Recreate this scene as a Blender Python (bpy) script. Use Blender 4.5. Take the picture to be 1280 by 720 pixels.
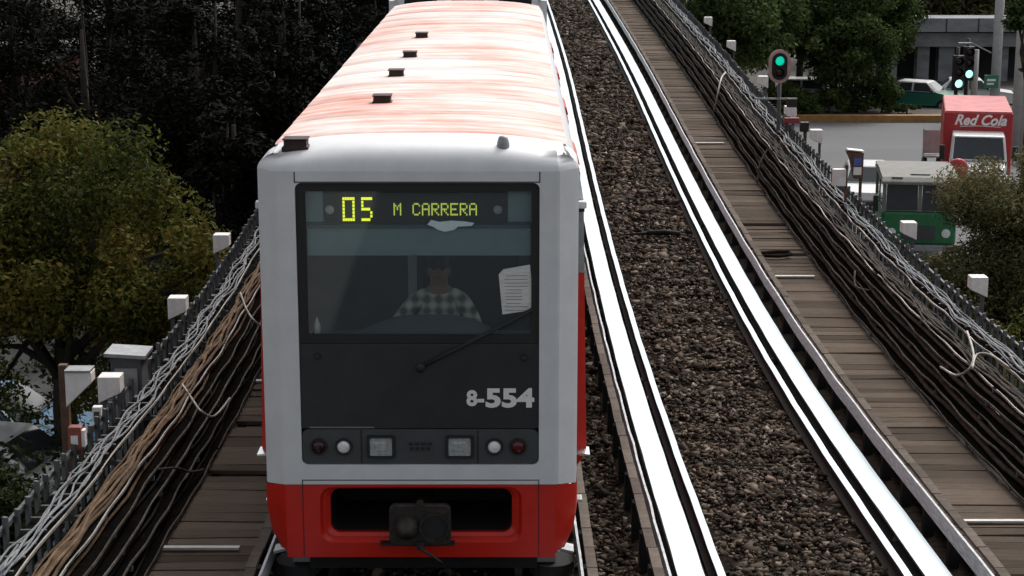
import bpy, math, random
import numpy as np
from mathutils import Vector, Matrix, Euler
random.seed(7); rng = np.random.default_rng(11)
for o in list(bpy.data.objects): bpy.data.objects.remove(o)
scene = bpy.context.scene
COL = scene.collection
R = math.radians

# ------------------------------------------------------------------ camera
F = 2268.0                      # focal length in photo pixels (1280 wide)
TH = math.atan(485 / F)         # downward pitch
CT, ST = math.cos(TH), math.sin(TH)
HC = 10.12                      # camera height over the street
cam_d = bpy.data.cameras.new('camera'); cam = bpy.data.objects.new('camera', cam_d); COL.objects.link(cam)
cam.location = (0, 0, HC); cam.rotation_euler = (math.pi/2 - TH, 0, 0)
cam_d.sensor_width = 36; cam_d.lens = 36 * F / 1280; cam_d.clip_end = 3000; cam_d.clip_start = 0.1
scene.camera = cam

# ------------------------------------------------------------------ sky, sun, exposure
SUN_EL, SUN_AZ = R(50), R(32)   # azimuth measured from +Y (ahead) towards +X
world = bpy.data.worlds.new('World'); scene.world = world; world.use_nodes = True
wn = world.node_tree; wn.nodes.clear()
sky = wn.nodes.new('ShaderNodeTexSky'); sky.sky_type = 'NISHITA'; sky.sun_disc = False
sky.sun_elevation = SUN_EL; sky.sun_rotation = SUN_AZ
sky.air_density = 1.0; sky.dust_density = 6.0; sky.ozone_density = 1.0
hs = wn.nodes.new('ShaderNodeHueSaturation'); hs.inputs['Saturation'].default_value = 0.22
bg = wn.nodes.new('ShaderNodeBackground'); bg.inputs['Strength'].default_value = 0.15
wo = wn.nodes.new('ShaderNodeOutputWorld')
wn.links.new(sky.outputs[0], hs.inputs['Color']); wn.links.new(hs.outputs[0], bg.inputs['Color']); wn.links.new(bg.outputs[0], wo.inputs[0])
sun_d = bpy.data.lights.new('sun', 'SUN'); sun = bpy.data.objects.new('sun', sun_d); COL.objects.link(sun)
sun_d.energy = 1.2; sun_d.angle = R(18); sun_d.color = (1, 0.96, 0.9)
sd = Vector((math.sin(SUN_AZ)*math.cos(SUN_EL), math.cos(SUN_AZ)*math.cos(SUN_EL), math.sin(SUN_EL)))
sun.rotation_euler = (-sd).to_track_quat('-Z', 'Y').to_euler()
sun.location = (30, 10, 40)
vs = scene.view_settings
vs.view_transform = 'Standard'; vs.look = 'None'; vs.gamma = 1; vs.exposure = 0.27; vs.use_curve_mapping = False
scene.render.resolution_x = 1024; scene.render.resolution_y = 576
scene.render.engine = 'CYCLES'

# ------------------------------------------------------------------ pixel helpers
def ray(px, py):
    u = (px-640)/F; v = (py-360)/F
    return Vector((u, CT - v*ST, -ST - v*CT))
def at_y(px, py, Y):
    r = ray(px, py); return Vector((0, 0, HC)) + r*(Y/r.y)
def at_z(px, py, z):
    r = ray(px, py); return Vector((0, 0, HC)) + r*((z-HC)/r.z)

# ------------------------------------------------------------------ materials
def lin(c):
    return tuple((x/12.92 if x <= 0.04045 else ((x+0.055)/1.055)**2.4) for x in c) + (1,)
def hexc(h):
    return lin(tuple(int(h[i:i+2], 16)/255 for i in (0, 2, 4)))
def mat(name, col, rough=0.6, metal=0.0, var=0.25, scale=6.0, bump=0.0, bscale=None, col2=None, stretch=None, rnd=0.0, spec=None, world_space=False):
    """noise-varied principled material; col is linear rgb albedo"""
    m = bpy.data.materials.new(name); m.use_nodes = True
    nt = m.node_tree; b = nt.nodes['Principled BSDF']
    b.inputs['Roughness'].default_value = rough; b.inputs['Metallic'].default_value = metal
    if spec is not None: b.inputs['Specular IOR Level'].default_value = spec
    tc = nt.nodes.new('ShaderNodeTexCoord'); mp = nt.nodes.new('ShaderNodeMapping')
    if world_space:
        g = nt.nodes.new('ShaderNodeNewGeometry'); nt.links.new(g.outputs['Position'], mp.inputs[0])
    else:
        nt.links.new(tc.outputs['Object'], mp.inputs[0])
    if stretch: mp.inputs['Scale'].default_value = stretch
    n = nt.nodes.new('ShaderNodeTexNoise'); n.inputs['Scale'].default_value = scale; n.inputs['Detail'].default_value = 6; n.inputs['Roughness'].default_value = 0.65
    nt.links.new(mp.outputs[0], n.inputs['Vector'])
    cr = nt.nodes.new('ShaderNodeValToRGB')
    c = tuple(col[:3]) + (1,)
    lo = tuple(x*(1-var) for x in c[:3]) + (1,)
    hi = tuple(min(1, x*(1+var)) for x in c[:3]) + (1,)
    if col2: lo = tuple(col2[:3]) + (1,); hi = c
    cr.color_ramp.elements[0].position = 0.3; cr.color_ramp.elements[1].position = 0.7
    cr.color_ramp.elements[0].color = lo; cr.color_ramp.elements[1].color = hi
    nt.links.new(n.outputs['Fac'], cr.inputs[0])
    out = cr.outputs[0]
    if rnd:
        oi = nt.nodes.new('ShaderNodeObjectInfo'); hv = nt.nodes.new('ShaderNodeHueSaturation')
        mr = nt.nodes.new('ShaderNodeMapRange'); mr.inputs[3].default_value = 1-rnd; mr.inputs[4].default_value = 1+rnd
        nt.links.new(oi.outputs['Random'], mr.inputs[0]); nt.links.new(mr.outputs[0], hv.inputs['Value'])
        nt.links.new(out, hv.inputs['Color']); out = hv.outputs[0]
    nt.links.new(out, b.inputs['Base Color'])
    if bump:
        n2 = nt.nodes.new('ShaderNodeTexNoise'); n2.inputs['Scale'].default_value = bscale or scale*4; n2.inputs['Detail'].default_value = 5
        nt.links.new(mp.outputs[0], n2.inputs['Vector'])
        bp = nt.nodes.new('ShaderNodeBump'); bp.inputs['Strength'].default_value = bump; bp.inputs['Distance'].default_value = 0.02
        nt.links.new(n2.outputs['Fac'], bp.inputs['Height']); nt.links.new(bp.outputs[0], b.inputs['Normal'])
    return m
def emit(name, col, s):
    m = bpy.data.materials.new(name); m.use_nodes = True
    b = m.node_tree.nodes['Principled BSDF']
    b.inputs['Base Color'].default_value = tuple(x*0.3 for x in col[:3]) + (1,)
    b.inputs['Emission Color'].default_value = tuple(col[:3]) + (1,); b.inputs['Emission Strength'].default_value = s
    return m
def glass_mat(name, tint, refl=0.12, rough=0.03, sky_haze=0.0):
    m = bpy.data.materials.new(name); m.use_nodes = True; nt = m.node_tree; nt.nodes.clear()
    o = nt.nodes.new('ShaderNodeOutputMaterial'); mx = nt.nodes.new('ShaderNodeMixShader')
    t = nt.nodes.new('ShaderNodeBsdfTransparent'); t.inputs[0].default_value = tuple(tint) + (1,)
    g = nt.nodes.new('ShaderNodeBsdfGlossy'); g.inputs['Roughness'].default_value = rough
    lw = nt.nodes.new('ShaderNodeLayerWeight'); lw.inputs[0].default_value = 0.25
    mr = nt.nodes.new('ShaderNodeMapRange'); mr.inputs[3].default_value = refl; mr.inputs[4].default_value = 0.9
    nt.links.new(lw.outputs['Fresnel'], mr.inputs[0]); nt.links.new(mr.outputs[0], mx.inputs[0])
    nt.links.new(t.outputs[0], mx.inputs[1]); nt.links.new(g.outputs[0], mx.inputs[2]); d = nt.nodes.new('ShaderNodeBsdfDiffuse'); d.inputs[0].default_value = (0.36, 0.42, 0.46, 1); m2 = nt.nodes.new('ShaderNodeMixShader'); m2.inputs[0].default_value = sky_haze  # blue-grey diffuse share stands in for hazy sky reflected in the glass
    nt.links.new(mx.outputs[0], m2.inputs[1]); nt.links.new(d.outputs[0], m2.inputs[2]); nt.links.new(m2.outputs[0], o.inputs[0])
    return m
def leaf_mat(name, cols, trans=0.25):
    m = bpy.data.materials.new(name); m.use_nodes = True; nt = m.node_tree
    b = nt.nodes['Principled BSDF']; b.inputs['Roughness'].default_value = 0.75; b.inputs['Specular IOR Level'].default_value = 0.06
    a = nt.nodes.new('ShaderNodeAttribute'); a.attribute_name = 'tint'
    cr = nt.nodes.new('ShaderNodeValToRGB')
    while len(cr.color_ramp.elements) < len(cols): cr.color_ramp.elements.new(0.5)
    for i, c in enumerate(cols):
        cr.color_ramp.elements[i].position = i/(len(cols)-1); cr.color_ramp.elements[i].color = tuple(c) + (1,)
    nt.links.new(a.outputs['Fac'], cr.inputs[0]); nt.links.new(cr.outputs[0], b.inputs['Base Color'])
    tr = nt.nodes.new('ShaderNodeBsdfTranslucent'); nt.links.new(cr.outputs[0], tr.inputs[0])
    mx = nt.nodes.new('ShaderNodeMixShader'); mx.inputs[0].default_value = trans
    out = nt.nodes['Material Output']
    nt.links.new(b.outputs[0], mx.inputs[1]); nt.links.new(tr.outputs[0], mx.inputs[2]); nt.links.new(mx.outputs[0], out.inputs[0])
    return m

def roof_mat():
    """red paint worn through to chalky white in streaks running across the roof"""
    m = bpy.data.materials.new('worn_roof_paint'); m.use_nodes = True; nt = m.node_tree; b = nt.nodes['Principled BSDF']
    tc = nt.nodes.new('ShaderNodeTexCoord')
    def noise(sc, detail, rough, st):
        mp = nt.nodes.new('ShaderNodeMapping'); mp.inputs['Scale'].default_value = st; nt.links.new(tc.outputs['Object'], mp.inputs[0])
        n = nt.nodes.new('ShaderNodeTexNoise'); n.inputs['Scale'].default_value = sc; n.inputs['Detail'].default_value = detail; n.inputs['Roughness'].default_value = rough
        nt.links.new(mp.outputs[0], n.inputs['Vector']); return n.outputs['Fac']
    streak = noise(3.0, 8, 0.68, (0.32, 1.9, 1)); patch = noise(1.0, 4, 0.6, (0.55, 0.45, 1)); fine = noise(26, 5, 0.7, (0.3, 2.2, 1))
    mth = nt.nodes.new('ShaderNodeMath'); mth.operation = 'MULTIPLY_ADD'; mth.inputs[1].default_value = 0.75
    nt.links.new(patch, mth.inputs[0]); nt.links.new(streak, mth.inputs[2])
    mt2 = nt.nodes.new('ShaderNodeMath'); mt2.operation = 'MULTIPLY_ADD'; mt2.inputs[1].default_value = 0.22
    nt.links.new(fine, mt2.inputs[0]); nt.links.new(mth.outputs[0], mt2.inputs[2])
    cr = nt.nodes.new('ShaderNodeValToRGB'); e = cr.color_ramp.elements
    e[0].position = 0.665; e[0].color = (0.68, 0.64, 0.615, 1); e[1].position = 0.90; e[1].color = (0.62, 0.23, 0.17, 1)
    e2 = cr.color_ramp.elements.new(0.735); e2.color = (0.68, 0.50, 0.45, 1)
    sc = nt.nodes.new('ShaderNodeMath'); sc.operation = 'MULTIPLY'; sc.inputs[1].default_value = 0.75; nt.links.new(mt2.outputs[0], sc.inputs[0])
    nt.links.new(sc.outputs[0], cr.inputs[0]); nt.links.new(cr.outputs[0], b.inputs['Base Color'])
    b.inputs['Roughness'].default_value = 0.7
    bp = nt.nodes.new('ShaderNodeBump'); bp.inputs['Strength'].default_value = 0.25; bp.inputs['Distance'].default_value = 0.02
    nt.links.new(streak, bp.inputs['Height']); nt.links.new(bp.outputs[0], b.inputs['Normal'])
    return m

def plaid_mat():
    m = bpy.data.materials.new('plaid_shirt'); m.use_nodes = True; nt = m.node_tree; b = nt.nodes['Principled BSDF']
    tc = nt.nodes.new('ShaderNodeTexCoord'); fac = []
    for ax in ('X', 'Z'):
        w = nt.nodes.new('ShaderNodeTexWave'); w.wave_type = 'BANDS'; w.bands_direction = ax; w.inputs['Scale'].default_value = 3.4
        w.inputs['Distortion'].default_value = 0.6; nt.links.new(tc.outputs['Object'], w.inputs[0]); fac.append(w.outputs['Fac'])
    ad = nt.nodes.new('ShaderNodeMath'); ad.operation = 'ADD'; nt.links.new(fac[0], ad.inputs[0]); nt.links.new(fac[1], ad.inputs[1])
    cr = nt.nodes.new('ShaderNodeValToRGB'); cr.color_ramp.elements[0].position = 0.2; cr.color_ramp.elements[1].position = 0.9
    cr.color_ramp.elements[0].color = (0.12, 0.13, 0.09, 1); cr.color_ramp.elements[1].color = (0.8, 0.8, 0.72, 1)
    dv = nt.nodes.new('ShaderNodeMath'); dv.operation = 'MULTIPLY'; dv.inputs[1].default_value = 0.5
    nt.links.new(ad.outputs[0], dv.inputs[0]); nt.links.new(dv.outputs[0], cr.inputs[0]); nt.links.new(cr.outputs[0], b.inputs['Base Color'])
    b.inputs['Roughness'].default_value = 0.85
    return m

M = dict(
    silver=mat('silver_grey_paint', (0.64, 0.65, 0.665), 0.42, 0, 0.08, 3, 0.03, 30),
    red=mat('red_paint', (0.52, 0.014, 0.005), 0.35, 0, 0.12, 4, 0.03, 30),
    black=mat('black_panel', (0.022, 0.024, 0.026), 0.45, 0, 0.2, 5),
    rubber=mat('black_rubber', (0.012, 0.012, 0.013), 0.6, 0, 0.2, 8),
    darkgrey=mat('dark_grey_plastic', (0.05, 0.056, 0.06), 0.5, 0, 0.15, 6),
    coupler=mat('greasy_cast_iron', (0.035, 0.03, 0.026), 0.5, 0.4, 0.4, 14, 0.3, 40),
    under=mat('sooty_underframe', (0.007, 0.0065, 0.006), 0.8, 0, 0.4, 8),
    chrome=mat('bright_metal', (0.7, 0.72, 0.74), 0.25, 1.0, 0.1, 8),
    roof=roof_mat(),
    vent=mat('rusty_dark_vent', (0.03, 0.014, 0.011), 0.75, 0, 0.5, 20),
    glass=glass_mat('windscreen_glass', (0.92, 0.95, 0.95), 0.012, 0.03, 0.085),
    sideglass=mat('dark_side_glass', (0.02, 0.025, 0.028), 0.08, 0, 0.1, 2),
    teal=mat('teal_sun_blind', (0.30, 0.42, 0.43), 0.8, 0, 0.1, 5),
    tealdark=mat('dark_teal_trim', (0.10, 0.16, 0.17), 0.6, 0, 0.2, 5),
    display=mat('display_case', (0.03, 0.035, 0.033), 0.5, 0, 0.1, 5),
    led=emit('yellow_green_led', (0.85, 0.95, 0.03), 1.15),
    led2=emit('yellow_green_led_dim', (0.62, 0.72, 0.10), 0.75),
    paper=mat('printed_paper', (0.72, 0.72, 0.70), 0.9, 0, 0.18, 16, 0, None, (0.5, 0.5, 0.49), (0.6, 1, 5)),
    white=mat('white_enamel', (0.74, 0.72, 0.70), 0.5, 0, 0.14, 9),
    whitelet=mat('white_lettering', (0.78, 0.78, 0.76), 0.6, 0, 0.05, 20),
    amberlens=mat('clear_lamp_lens', (0.34, 0.36, 0.36), 0.2, 0, 0.3, 30),
    brightlens=mat('bright_lamp_lens', (0.75, 0.75, 0.74), 0.15, 0, 0.25, 30),
    redlens=mat('red_lamp_lens', (0.09, 0.008, 0.01), 0.18, 0, 0.2, 20),
    darkredlens=mat('dark_red_lamp_lens', (0.03, 0.009, 0.01), 0.18, 0, 0.2, 20),
    cabwall=mat('cab_interior_grey', (0.10, 0.10, 0.10), 0.8, 0, 0.25, 3),
    cabpost=mat('cab_partition_post', (0.6, 0.61, 0.6), 0.6, 0, 0.1, 3),
    dash=mat('dashboard_blue_grey', (0.15, 0.17, 0.20), 0.6, 0, 0.15, 6),
    seat=mat('brown_vinyl', (0.05, 0.03, 0.02), 0.6, 0, 0.2, 6),
    skin=mat('skin', (0.30, 0.17, 0.11), 0.55, 0, 0.1, 10),
    hair=mat('dark_hair', (0.012, 0.01, 0.009), 0.6, 0, 0.2, 30),
    trousers=mat('dark_trousers', (0.03, 0.03, 0.045), 0.85, 0, 0.2, 10),
    plaid=plaid_mat(),
    polished=mat('polished_steel', (0.66, 0.755, 0.80), 0.28, 1.0, 0.05, 2.0, 0.02, 40, None, (3, 0.4, 1)),
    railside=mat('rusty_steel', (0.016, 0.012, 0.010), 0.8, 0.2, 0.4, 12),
    guide=mat('worn_sheen_guide_steel', (0.66, 0.69, 0.72), 0.45, 0.0, 0.5, 22, 0.3, 60, (0.25, 0.26, 0.27), (1, 0.3, 2.5)),  # pale bluish non-metal colour paints in the sheen of the worn steel
    cover=mat('grey_brown_cover_board', (0.11, 0.092, 0.078), 0.95, 0, 0.25, 12, 0.3, 60, None, None, 0.25, 0.1),
    sleeper=mat('oily_sleeper_timber', (0.022, 0.018, 0.014), 1.0, 0, 0.5, 10, 0.4, 40, None, (0.4, 4, 1), 0.3, 0.05),
    ballastbed=mat('ballast_bed', (0.016, 0.013, 0.011), 1.0, 0, 0.6, 14, 0.8, 40, None, None, 0, 0.0, True),  # albedo lowered to hold the shade of guide bars and cover boards
    plank=mat('weathered_plank', (0.16, 0.125, 0.097), 0.95, 0, 0.4, 5, 0.7, 40, (0.075, 0.058, 0.046), (0.5, 9, 3), 0.36, 0.1),
    paleplank=mat('pale_metal_strip', (0.48, 0.47, 0.45), 0.6, 0.2, 0.2, 6),
    concrete=mat('weathered_concrete', (0.24, 0.23, 0.215), 0.9, 0, 0.3, 2.5, 0.3, 20, None, None, 0, None, True),
    gravelgrey=mat('pole_concrete', (0.36, 0.36, 0.35), 0.9, 0, 0.15, 4),
    galv=mat('galvanised_steel', (0.30, 0.31, 0.32), 0.5, 0.5, 0.25, 8),
    fence=mat('grey_fence_paint', (0.075, 0.08, 0.083), 0.65, 0, 0.3, 6, 0, None, None, None, 0.25),
    rust=mat('rust_brown_post', (0.10, 0.055, 0.035), 0.8, 0, 0.4, 10),
    darkcable=mat('black_cable', (0.012, 0.011, 0.010), 0.8, 0, 0.5, 5, 0, None, None, None, 0.5, 0.15),
    dullcable=mat('dull_brown_cable', (0.055, 0.046, 0.038), 0.8, 0, 0.5, 7, 0, None, None, None, 0.5, 0.1),
    greycable=mat('dusty_cable', (0.10, 0.088, 0.076), 0.8, 0, 0.5, 7, 0, None, None, None, 0.5, 0.1),
    silvercable=mat('pale_grey_cable', (0.20, 0.21, 0.22), 0.65, 0, 0.35, 7, 0, None, None, None, 0.4, 0.2),
    browncable=mat('tan_brown_cable', (0.125, 0.082, 0.052), 0.8, 0, 0.4, 7, 0, None, None, None, 0.4, 0.1),
    lip=mat('tray_lip_steel', (0.34, 0.32, 0.29), 0.6, 0.3, 0.4, 8, 0, None, None, (1, .3, 1)),
    tray=mat('tray_shelf_steel', (0.009, 0.008, 0.007), 1.0, 0, 0.4, 6, spec=0.0),
    bark=mat('bark', (0.035, 0.028, 0.022), 0.9, 0, 0.4, 12, 0.5, 30),
    ground=mat('dusty_dark_ground', (0.055, 0.05, 0.042), 0.95, 0, 0.35, 0.8, 0.2, 8, None, None, 0, None, True),
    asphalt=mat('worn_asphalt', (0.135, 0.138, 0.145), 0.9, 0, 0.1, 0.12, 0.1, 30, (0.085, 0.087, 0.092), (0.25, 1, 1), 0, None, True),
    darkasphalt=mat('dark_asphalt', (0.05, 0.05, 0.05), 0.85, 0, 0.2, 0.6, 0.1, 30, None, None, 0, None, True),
    ochre=mat('ochre_kerb_paint', (0.33, 0.18, 0.06), 0.85, 0, 0.3, 3),
    bldg=mat('grey_station_concrete', (0.21, 0.22, 0.23), 0.85, 0, 0.35, 0.7, 0, None, None, (1, 1, 2.5)),
    bldgdark=mat('station_dark_interior', (0.03, 0.032, 0.035), 0.8, 0, 0.2, 1),
    carwhite=mat('white_car_paint', (0.62, 0.62, 0.62), 0.3, 0, 0.08, 3),
    cargreen=mat('green_car_paint', (0.02, 0.16, 0.11), 0.35, 0, 0.12, 3),
    truckgreen=mat('green_truck_paint', (0.02, 0.15, 0.055), 0.45, 0, 0.2, 3),
    truckgrey=mat('dirty_truck_roof', (0.19, 0.186, 0.17), 0.8, 0, 0.2, 4),
    truckred=mat('red_truck_paint', (0.42, 0.022, 0.028), 0.45, 0, 0.12, 2),
    carblue=mat('blue_car_paint', (0.05, 0.13, 0.22), 0.35, 0, 0.1, 3),
    carglass=mat('car_window_glass', (0.035, 0.042, 0.048), 0.1, 0, 0.2, 2),
    tyre=mat('tyre', (0.015, 0.015, 0.015), 0.85, 0, 0.2, 10),
    signgreen=mat('green_road_sign', (0.03, 0.17, 0.10), 0.5, 0, 0.1, 5),
    pinkrim=mat('faded_pink_rim', (0.42, 0.29, 0.26), 0.7, 0, 0.2, 8),
    greenlamp=emit('lit_green_lamp', (0.35, 1.0, 0.78), 1.7),
    greenlamp2=emit('lit_signal_lamp', (0.0, 0.55, 0.36), 0.9),
    tealwall=mat('teal_wall', (0.05, 0.22, 0.22), 0.8, 0, 0.2, 1),
    pinkwall=mat('faded_pink_wall', (0.32, 0.15, 0.13), 0.85, 0, 0.2, 1),
    yellow=mat('yellow_paint', (0.5, 0.30, 0.05), 0.6, 0, 0.2, 2),
    bluepaint=mat('blue_print', (0.08, 0.12, 0.40), 0.6, 0, 0.2, 8),
)

# ------------------------------------------------------------------ mesh helpers
def link(name, me, m, parent=None, loc=(0, 0, 0), rot=(0, 0, 0), smooth=False, bevel=0):
    o = bpy.data.objects.new(name, me); COL.objects.link(o)
    if m is not None and len(me.materials) == 0: me.materials.append(m)
    if parent: o.parent = parent
    o.location = loc; o.rotation_euler = rot
    if smooth and len(me.polygons): me.polygons.foreach_set('use_smooth', [True]*len(me.polygons))
    if bevel:
        b = o.modifiers.new('bevel', 'BEVEL'); b.width = bevel; b.segments = 2; b.limit_method = 'ANGLE'; b.angle_limit = R(40)
    return o
def tag(o, label=None, cat=None, group=None, kind=None):
    if label: o['label'] = label
    if cat: o['category'] = cat
    if group: o['group'] = group
    if kind: o['kind'] = kind
    return o
def thing(name, label, cat, loc=(0, 0, 0), rot=(0, 0, 0), group=None):
    o = bpy.data.objects.new(name, None); COL.objects.link(o); o.location = loc; o.rotation_euler = rot; o.empty_display_size = 0.2
    return tag(o, label, cat, group)
class MB:
    def __init__(s): s.v = []; s.f = []
    def add(s, vs_, fs):
        n = len(s.v); s.v += [tuple(p) for p in vs_]; s.f += [tuple(i+n for i in f) for f in fs]; return s
    def box(s, x0, x1, y0, y1, z0, z1):
        return s.add([(x0,y0,z0),(x1,y0,z0),(x1,y1,z0),(x0,y1,z0),(x0,y0,z1),(x1,y0,z1),(x1,y1,z1),(x0,y1,z1)],
                     [(0,3,2,1),(4,5,6,7),(0,1,5,4),(1,2,6,5),(2,3,7,6),(3,0,4,7)])
    def cbox(s, c, d, rot=None):
        x, y, z = (k/2 for k in d)
        pts = [Vector(p) for p in ((-x,-y,-z),(x,-y,-z),(x,y,-z),(-x,y,-z),(-x,-y,z),(x,-y,z),(x,y,z),(-x,y,z))]
        if rot: mt = Euler(rot).to_matrix(); pts = [mt @ p for p in pts]
        return s.add([p+Vector(c) for p in pts], [(0,3,2,1),(4,5,6,7),(0,1,5,4),(1,2,6,5),(2,3,7,6),(3,0,4,7)])
    def loft(s, loops, closed=True, cap0=False, cap1=False):
        n = len(loops[0]); base = len(s.v)
        for l in loops: s.v += [tuple(p) for p in l]
        for i in range(len(loops)-1):
            for j in range(n if closed else n-1):
                a = base+i*n+j; b = base+i*n+(j+1) % n
                s.f.append((a, b, b+n, a+n))
        if cap0: s.f.append(tuple(base+j for j in reversed(range(n))))
        if cap1: s.f.append(tuple(base+(len(loops)-1)*n+j for j in range(n)))
        return s
    def tube(s, pts, r, n=8, caps=True):
        pts = [Vector(p) for p in pts]; rs = r if isinstance(r, (list, tuple)) else [r]*len(pts)
        up = None; loops = []
        for i, p in enumerate(pts):
            t = (pts[min(i+1, len(pts)-1)]-pts[max(i-1, 0)]).normalized()
            if up is None: up = Vector((0, 0, 1)) if abs(t.z) < 0.9 else Vector((1, 0, 0))
            a = t.cross(up).normalized(); b = a.cross(t).normalized(); up = b
            loops.append([p+(a*math.cos(2*math.pi*k/n)+b*math.sin(2*math.pi*k/n))*rs[i] for k in range(n)])
        return s.loft(loops, True, caps, caps)
    def prism(s, poly, axis, a0, a1):
        """poly of 2d points; axis 'x': (y,z), 'y': (x,z), 'z': (x,y)"""
        def P(p, a): return {'x': (a, p[0], p[1]), 'y': (p[0], a, p[1]), 'z': (p[0], p[1], a)}[axis]
        return s.loft([[P(p, a0) for p in poly], [P(p, a1) for p in poly]], True, True, True)
    def mesh(s, name='m'):
        me = bpy.data.meshes.new(name); me.from_pydata(s.v, [], s.f); me.update()
        import bmesh
        bm = bmesh.new(); bm.from_mesh(me); bmesh.ops.recalc_face_normals(bm, faces=bm.faces); bm.to_mesh(me); bm.free()
        return me
    def build(s, name, m, parent=None, **k):
        return link(name, s.mesh(name), m, parent, **k)
def rrect(cx, cz, hw, hh, r, n=6):
    pts = []
    for sx, sz, a0 in ((1, 1, 0), (-1, 1, 90), (-1, -1, 180), (1, -1, 270)):
        for k in range(n+1):
            a = R(a0 + 90*k/n)
            pts.append((cx+sx*(hw-r)+math.cos(a)*r, cz+sz*(hh-r)+math.sin(a)*r))
    return pts
def circ(cx, cz, r, n=24): return [(cx+r*math.cos(2*math.pi*k/n), cz+r*math.sin(2*math.pi*k/n)) for k in range(n)]
def text_mesh(body, size, ext=0.004, shear=0.0, off=0.0, align='LEFT'):
    c = bpy.data.curves.new('lettering', 'FONT'); c.body = body; c.size = size; c.extrude = ext; c.shear = shear; c.offset = off; c.align_x = align; c.resolution_u = 3
    o = bpy.data.objects.new('tmp', c); COL.objects.link(o)
    dg = bpy.context.evaluated_depsgraph_get(); me = bpy.data.meshes.new_from_object(o.evaluated_get(dg))
    bpy.data.objects.remove(o); me.name = 'lettering'
    me.materials.clear()
    return me

# ------------------------------------------------------------------ track alignment (metres along / sideways / up)
TD = np.array([-60, 4, 12, 14, 18, 22, 26, 30, 34, 38, 42, 46, 52, 60, 70, 85, 110, 140.])
TX = np.array([2.6, 2.47, 2.45, 2.44, 2.41, 2.37, 2.33, 2.305, 2.29, 2.28, 2.27, 2.26, 2.20, 2.08, 1.9, 1.5, 0.6, -0.8])
TZ = np.array([6.2, 5.05, 4.86, 4.79, 4.64, 4.62, 4.72, 4.87, 5.05, 5.25, 5.46, 5.66, 5.97, 6.38, 6.9, 7.6, 8.3, 8.6])
def _fine(T, V):
    d = np.arange(-60, 140.01, 0.5); v = np.interp(d, T, V)
    k = np.hanning(15); k /= k.sum(); vp = np.pad(v, 7, mode='reflect', reflect_type='odd'); return d, np.convolve(vp, k, 'valid')
FD, FX = _fine(TD, TX); _, FZ = _fine(TD, TZ)
def cx(D): return float(np.interp(D, FD, FX))
def cz(D): return float(np.interp(D, FD, FZ))
SEP = 3.14
def P(o, D, h): return Vector((cx(D)+o, D, cz(D)+h))
def Drange(a, b, fine=0.5): return list(np.arange(a, b+1e-6, fine))
def sweep(profile, Ds, wob=None, closed=True, name='m'):
    mb = MB(); loops = []
    for i, D in enumerate(Ds):
        wx, wz = wob(D) if wob else (0, 0)
        loops.append([P(o+wx, D, h+wz) for o, h in profile])
    mb.loft(loops, closed, closed, closed); return mb
def rectp(o0, o1, h0, h1): return [(o0, h0), (o1, h0), (o1, h1), (o0, h1)]
def wobble(seed, ax, az, l1=2.1, l2=0.83):
    r = random.Random(seed); p = [r.uniform(0, 6.28) for _ in range(6)]; k1 = l1*r.uniform(.8, 1.3); k2 = l2*r.uniform(.8, 1.3)
    def w(D):
        return (ax*(0.6*math.sin(6.28*D/k1+p[0])+0.4*math.sin(6.28*D/k2+p[1])), az*(0.6*math.sin(6.28*D/(k1*1.2)+p[2])+0.4*math.sin(6.28*D/k2+p[3])))
    return w

# ================================================================== SETTING
tag(MB().add([(-900, -300, 0), (900, -300, 0), (900, 1500, 0), (-900, 1500, 0)], [(0, 1, 2, 3)]).build('ground', M['ground']), 'dark dusty ground below the viaduct', None, None, 'structure')
# the street on the empty-track side
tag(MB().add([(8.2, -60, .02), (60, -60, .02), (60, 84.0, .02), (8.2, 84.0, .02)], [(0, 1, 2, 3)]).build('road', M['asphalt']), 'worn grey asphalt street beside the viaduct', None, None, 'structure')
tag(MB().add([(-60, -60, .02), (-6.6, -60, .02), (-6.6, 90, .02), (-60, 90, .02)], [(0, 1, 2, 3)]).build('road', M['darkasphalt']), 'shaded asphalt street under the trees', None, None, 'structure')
deck_prof = [(-SEP-3.1, -1.5), (-SEP-3.1, -.06), (-SEP-1.5, -.06), (-SEP-1.5, -.34), (1.5, -.34), (1.5, -.06), (3.1, -.06), (3.1, -1.5), (1.9, -2.1), (-SEP-1.9, -2.1)]
tag(sweep(deck_prof, Drange(-50, 130, 1.0)).build('viaduct_deck', M['concrete']), 'concrete viaduct deck carrying both metro tracks', None, None, 'structure')
for D in (-22, 0.5, 23, 45.5, 68, 90):
    c0 = P(-SEP/2, D, 0)
    mb = MB(); mb.loft([[(c0.x+dx*s, D+dy*t, z) for dx, dy in circ(0, 0, 1, 16)] for s, t, z in ((.8, .8, 0), (.8, .8, c0.z-3.2), (2.3, .85, c0.z-2.35), (2.3, .85, c0.z-2.12))], True, True, True)
    tag(mb.build('viaduct_pier', M['concrete']), 'flared concrete pier under the viaduct deck', None, None, 'structure')
tag(sweep([(-SEP-1.48, -.30), (1.48, -.30), (1.48, -.20), (1.1, -.17), (-1.1, -.17), (-1.4, -.24), (-SEP+1.4, -.24), (-SEP+1.1, -.17), (-SEP-1.1, -.17), (-SEP-1.48, -.2)], Drange(-10, 100, .5)).build('ballast_bed', M['ballastbed']), 'dark ballast bed between the rails', None, None, 'structure')

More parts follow.
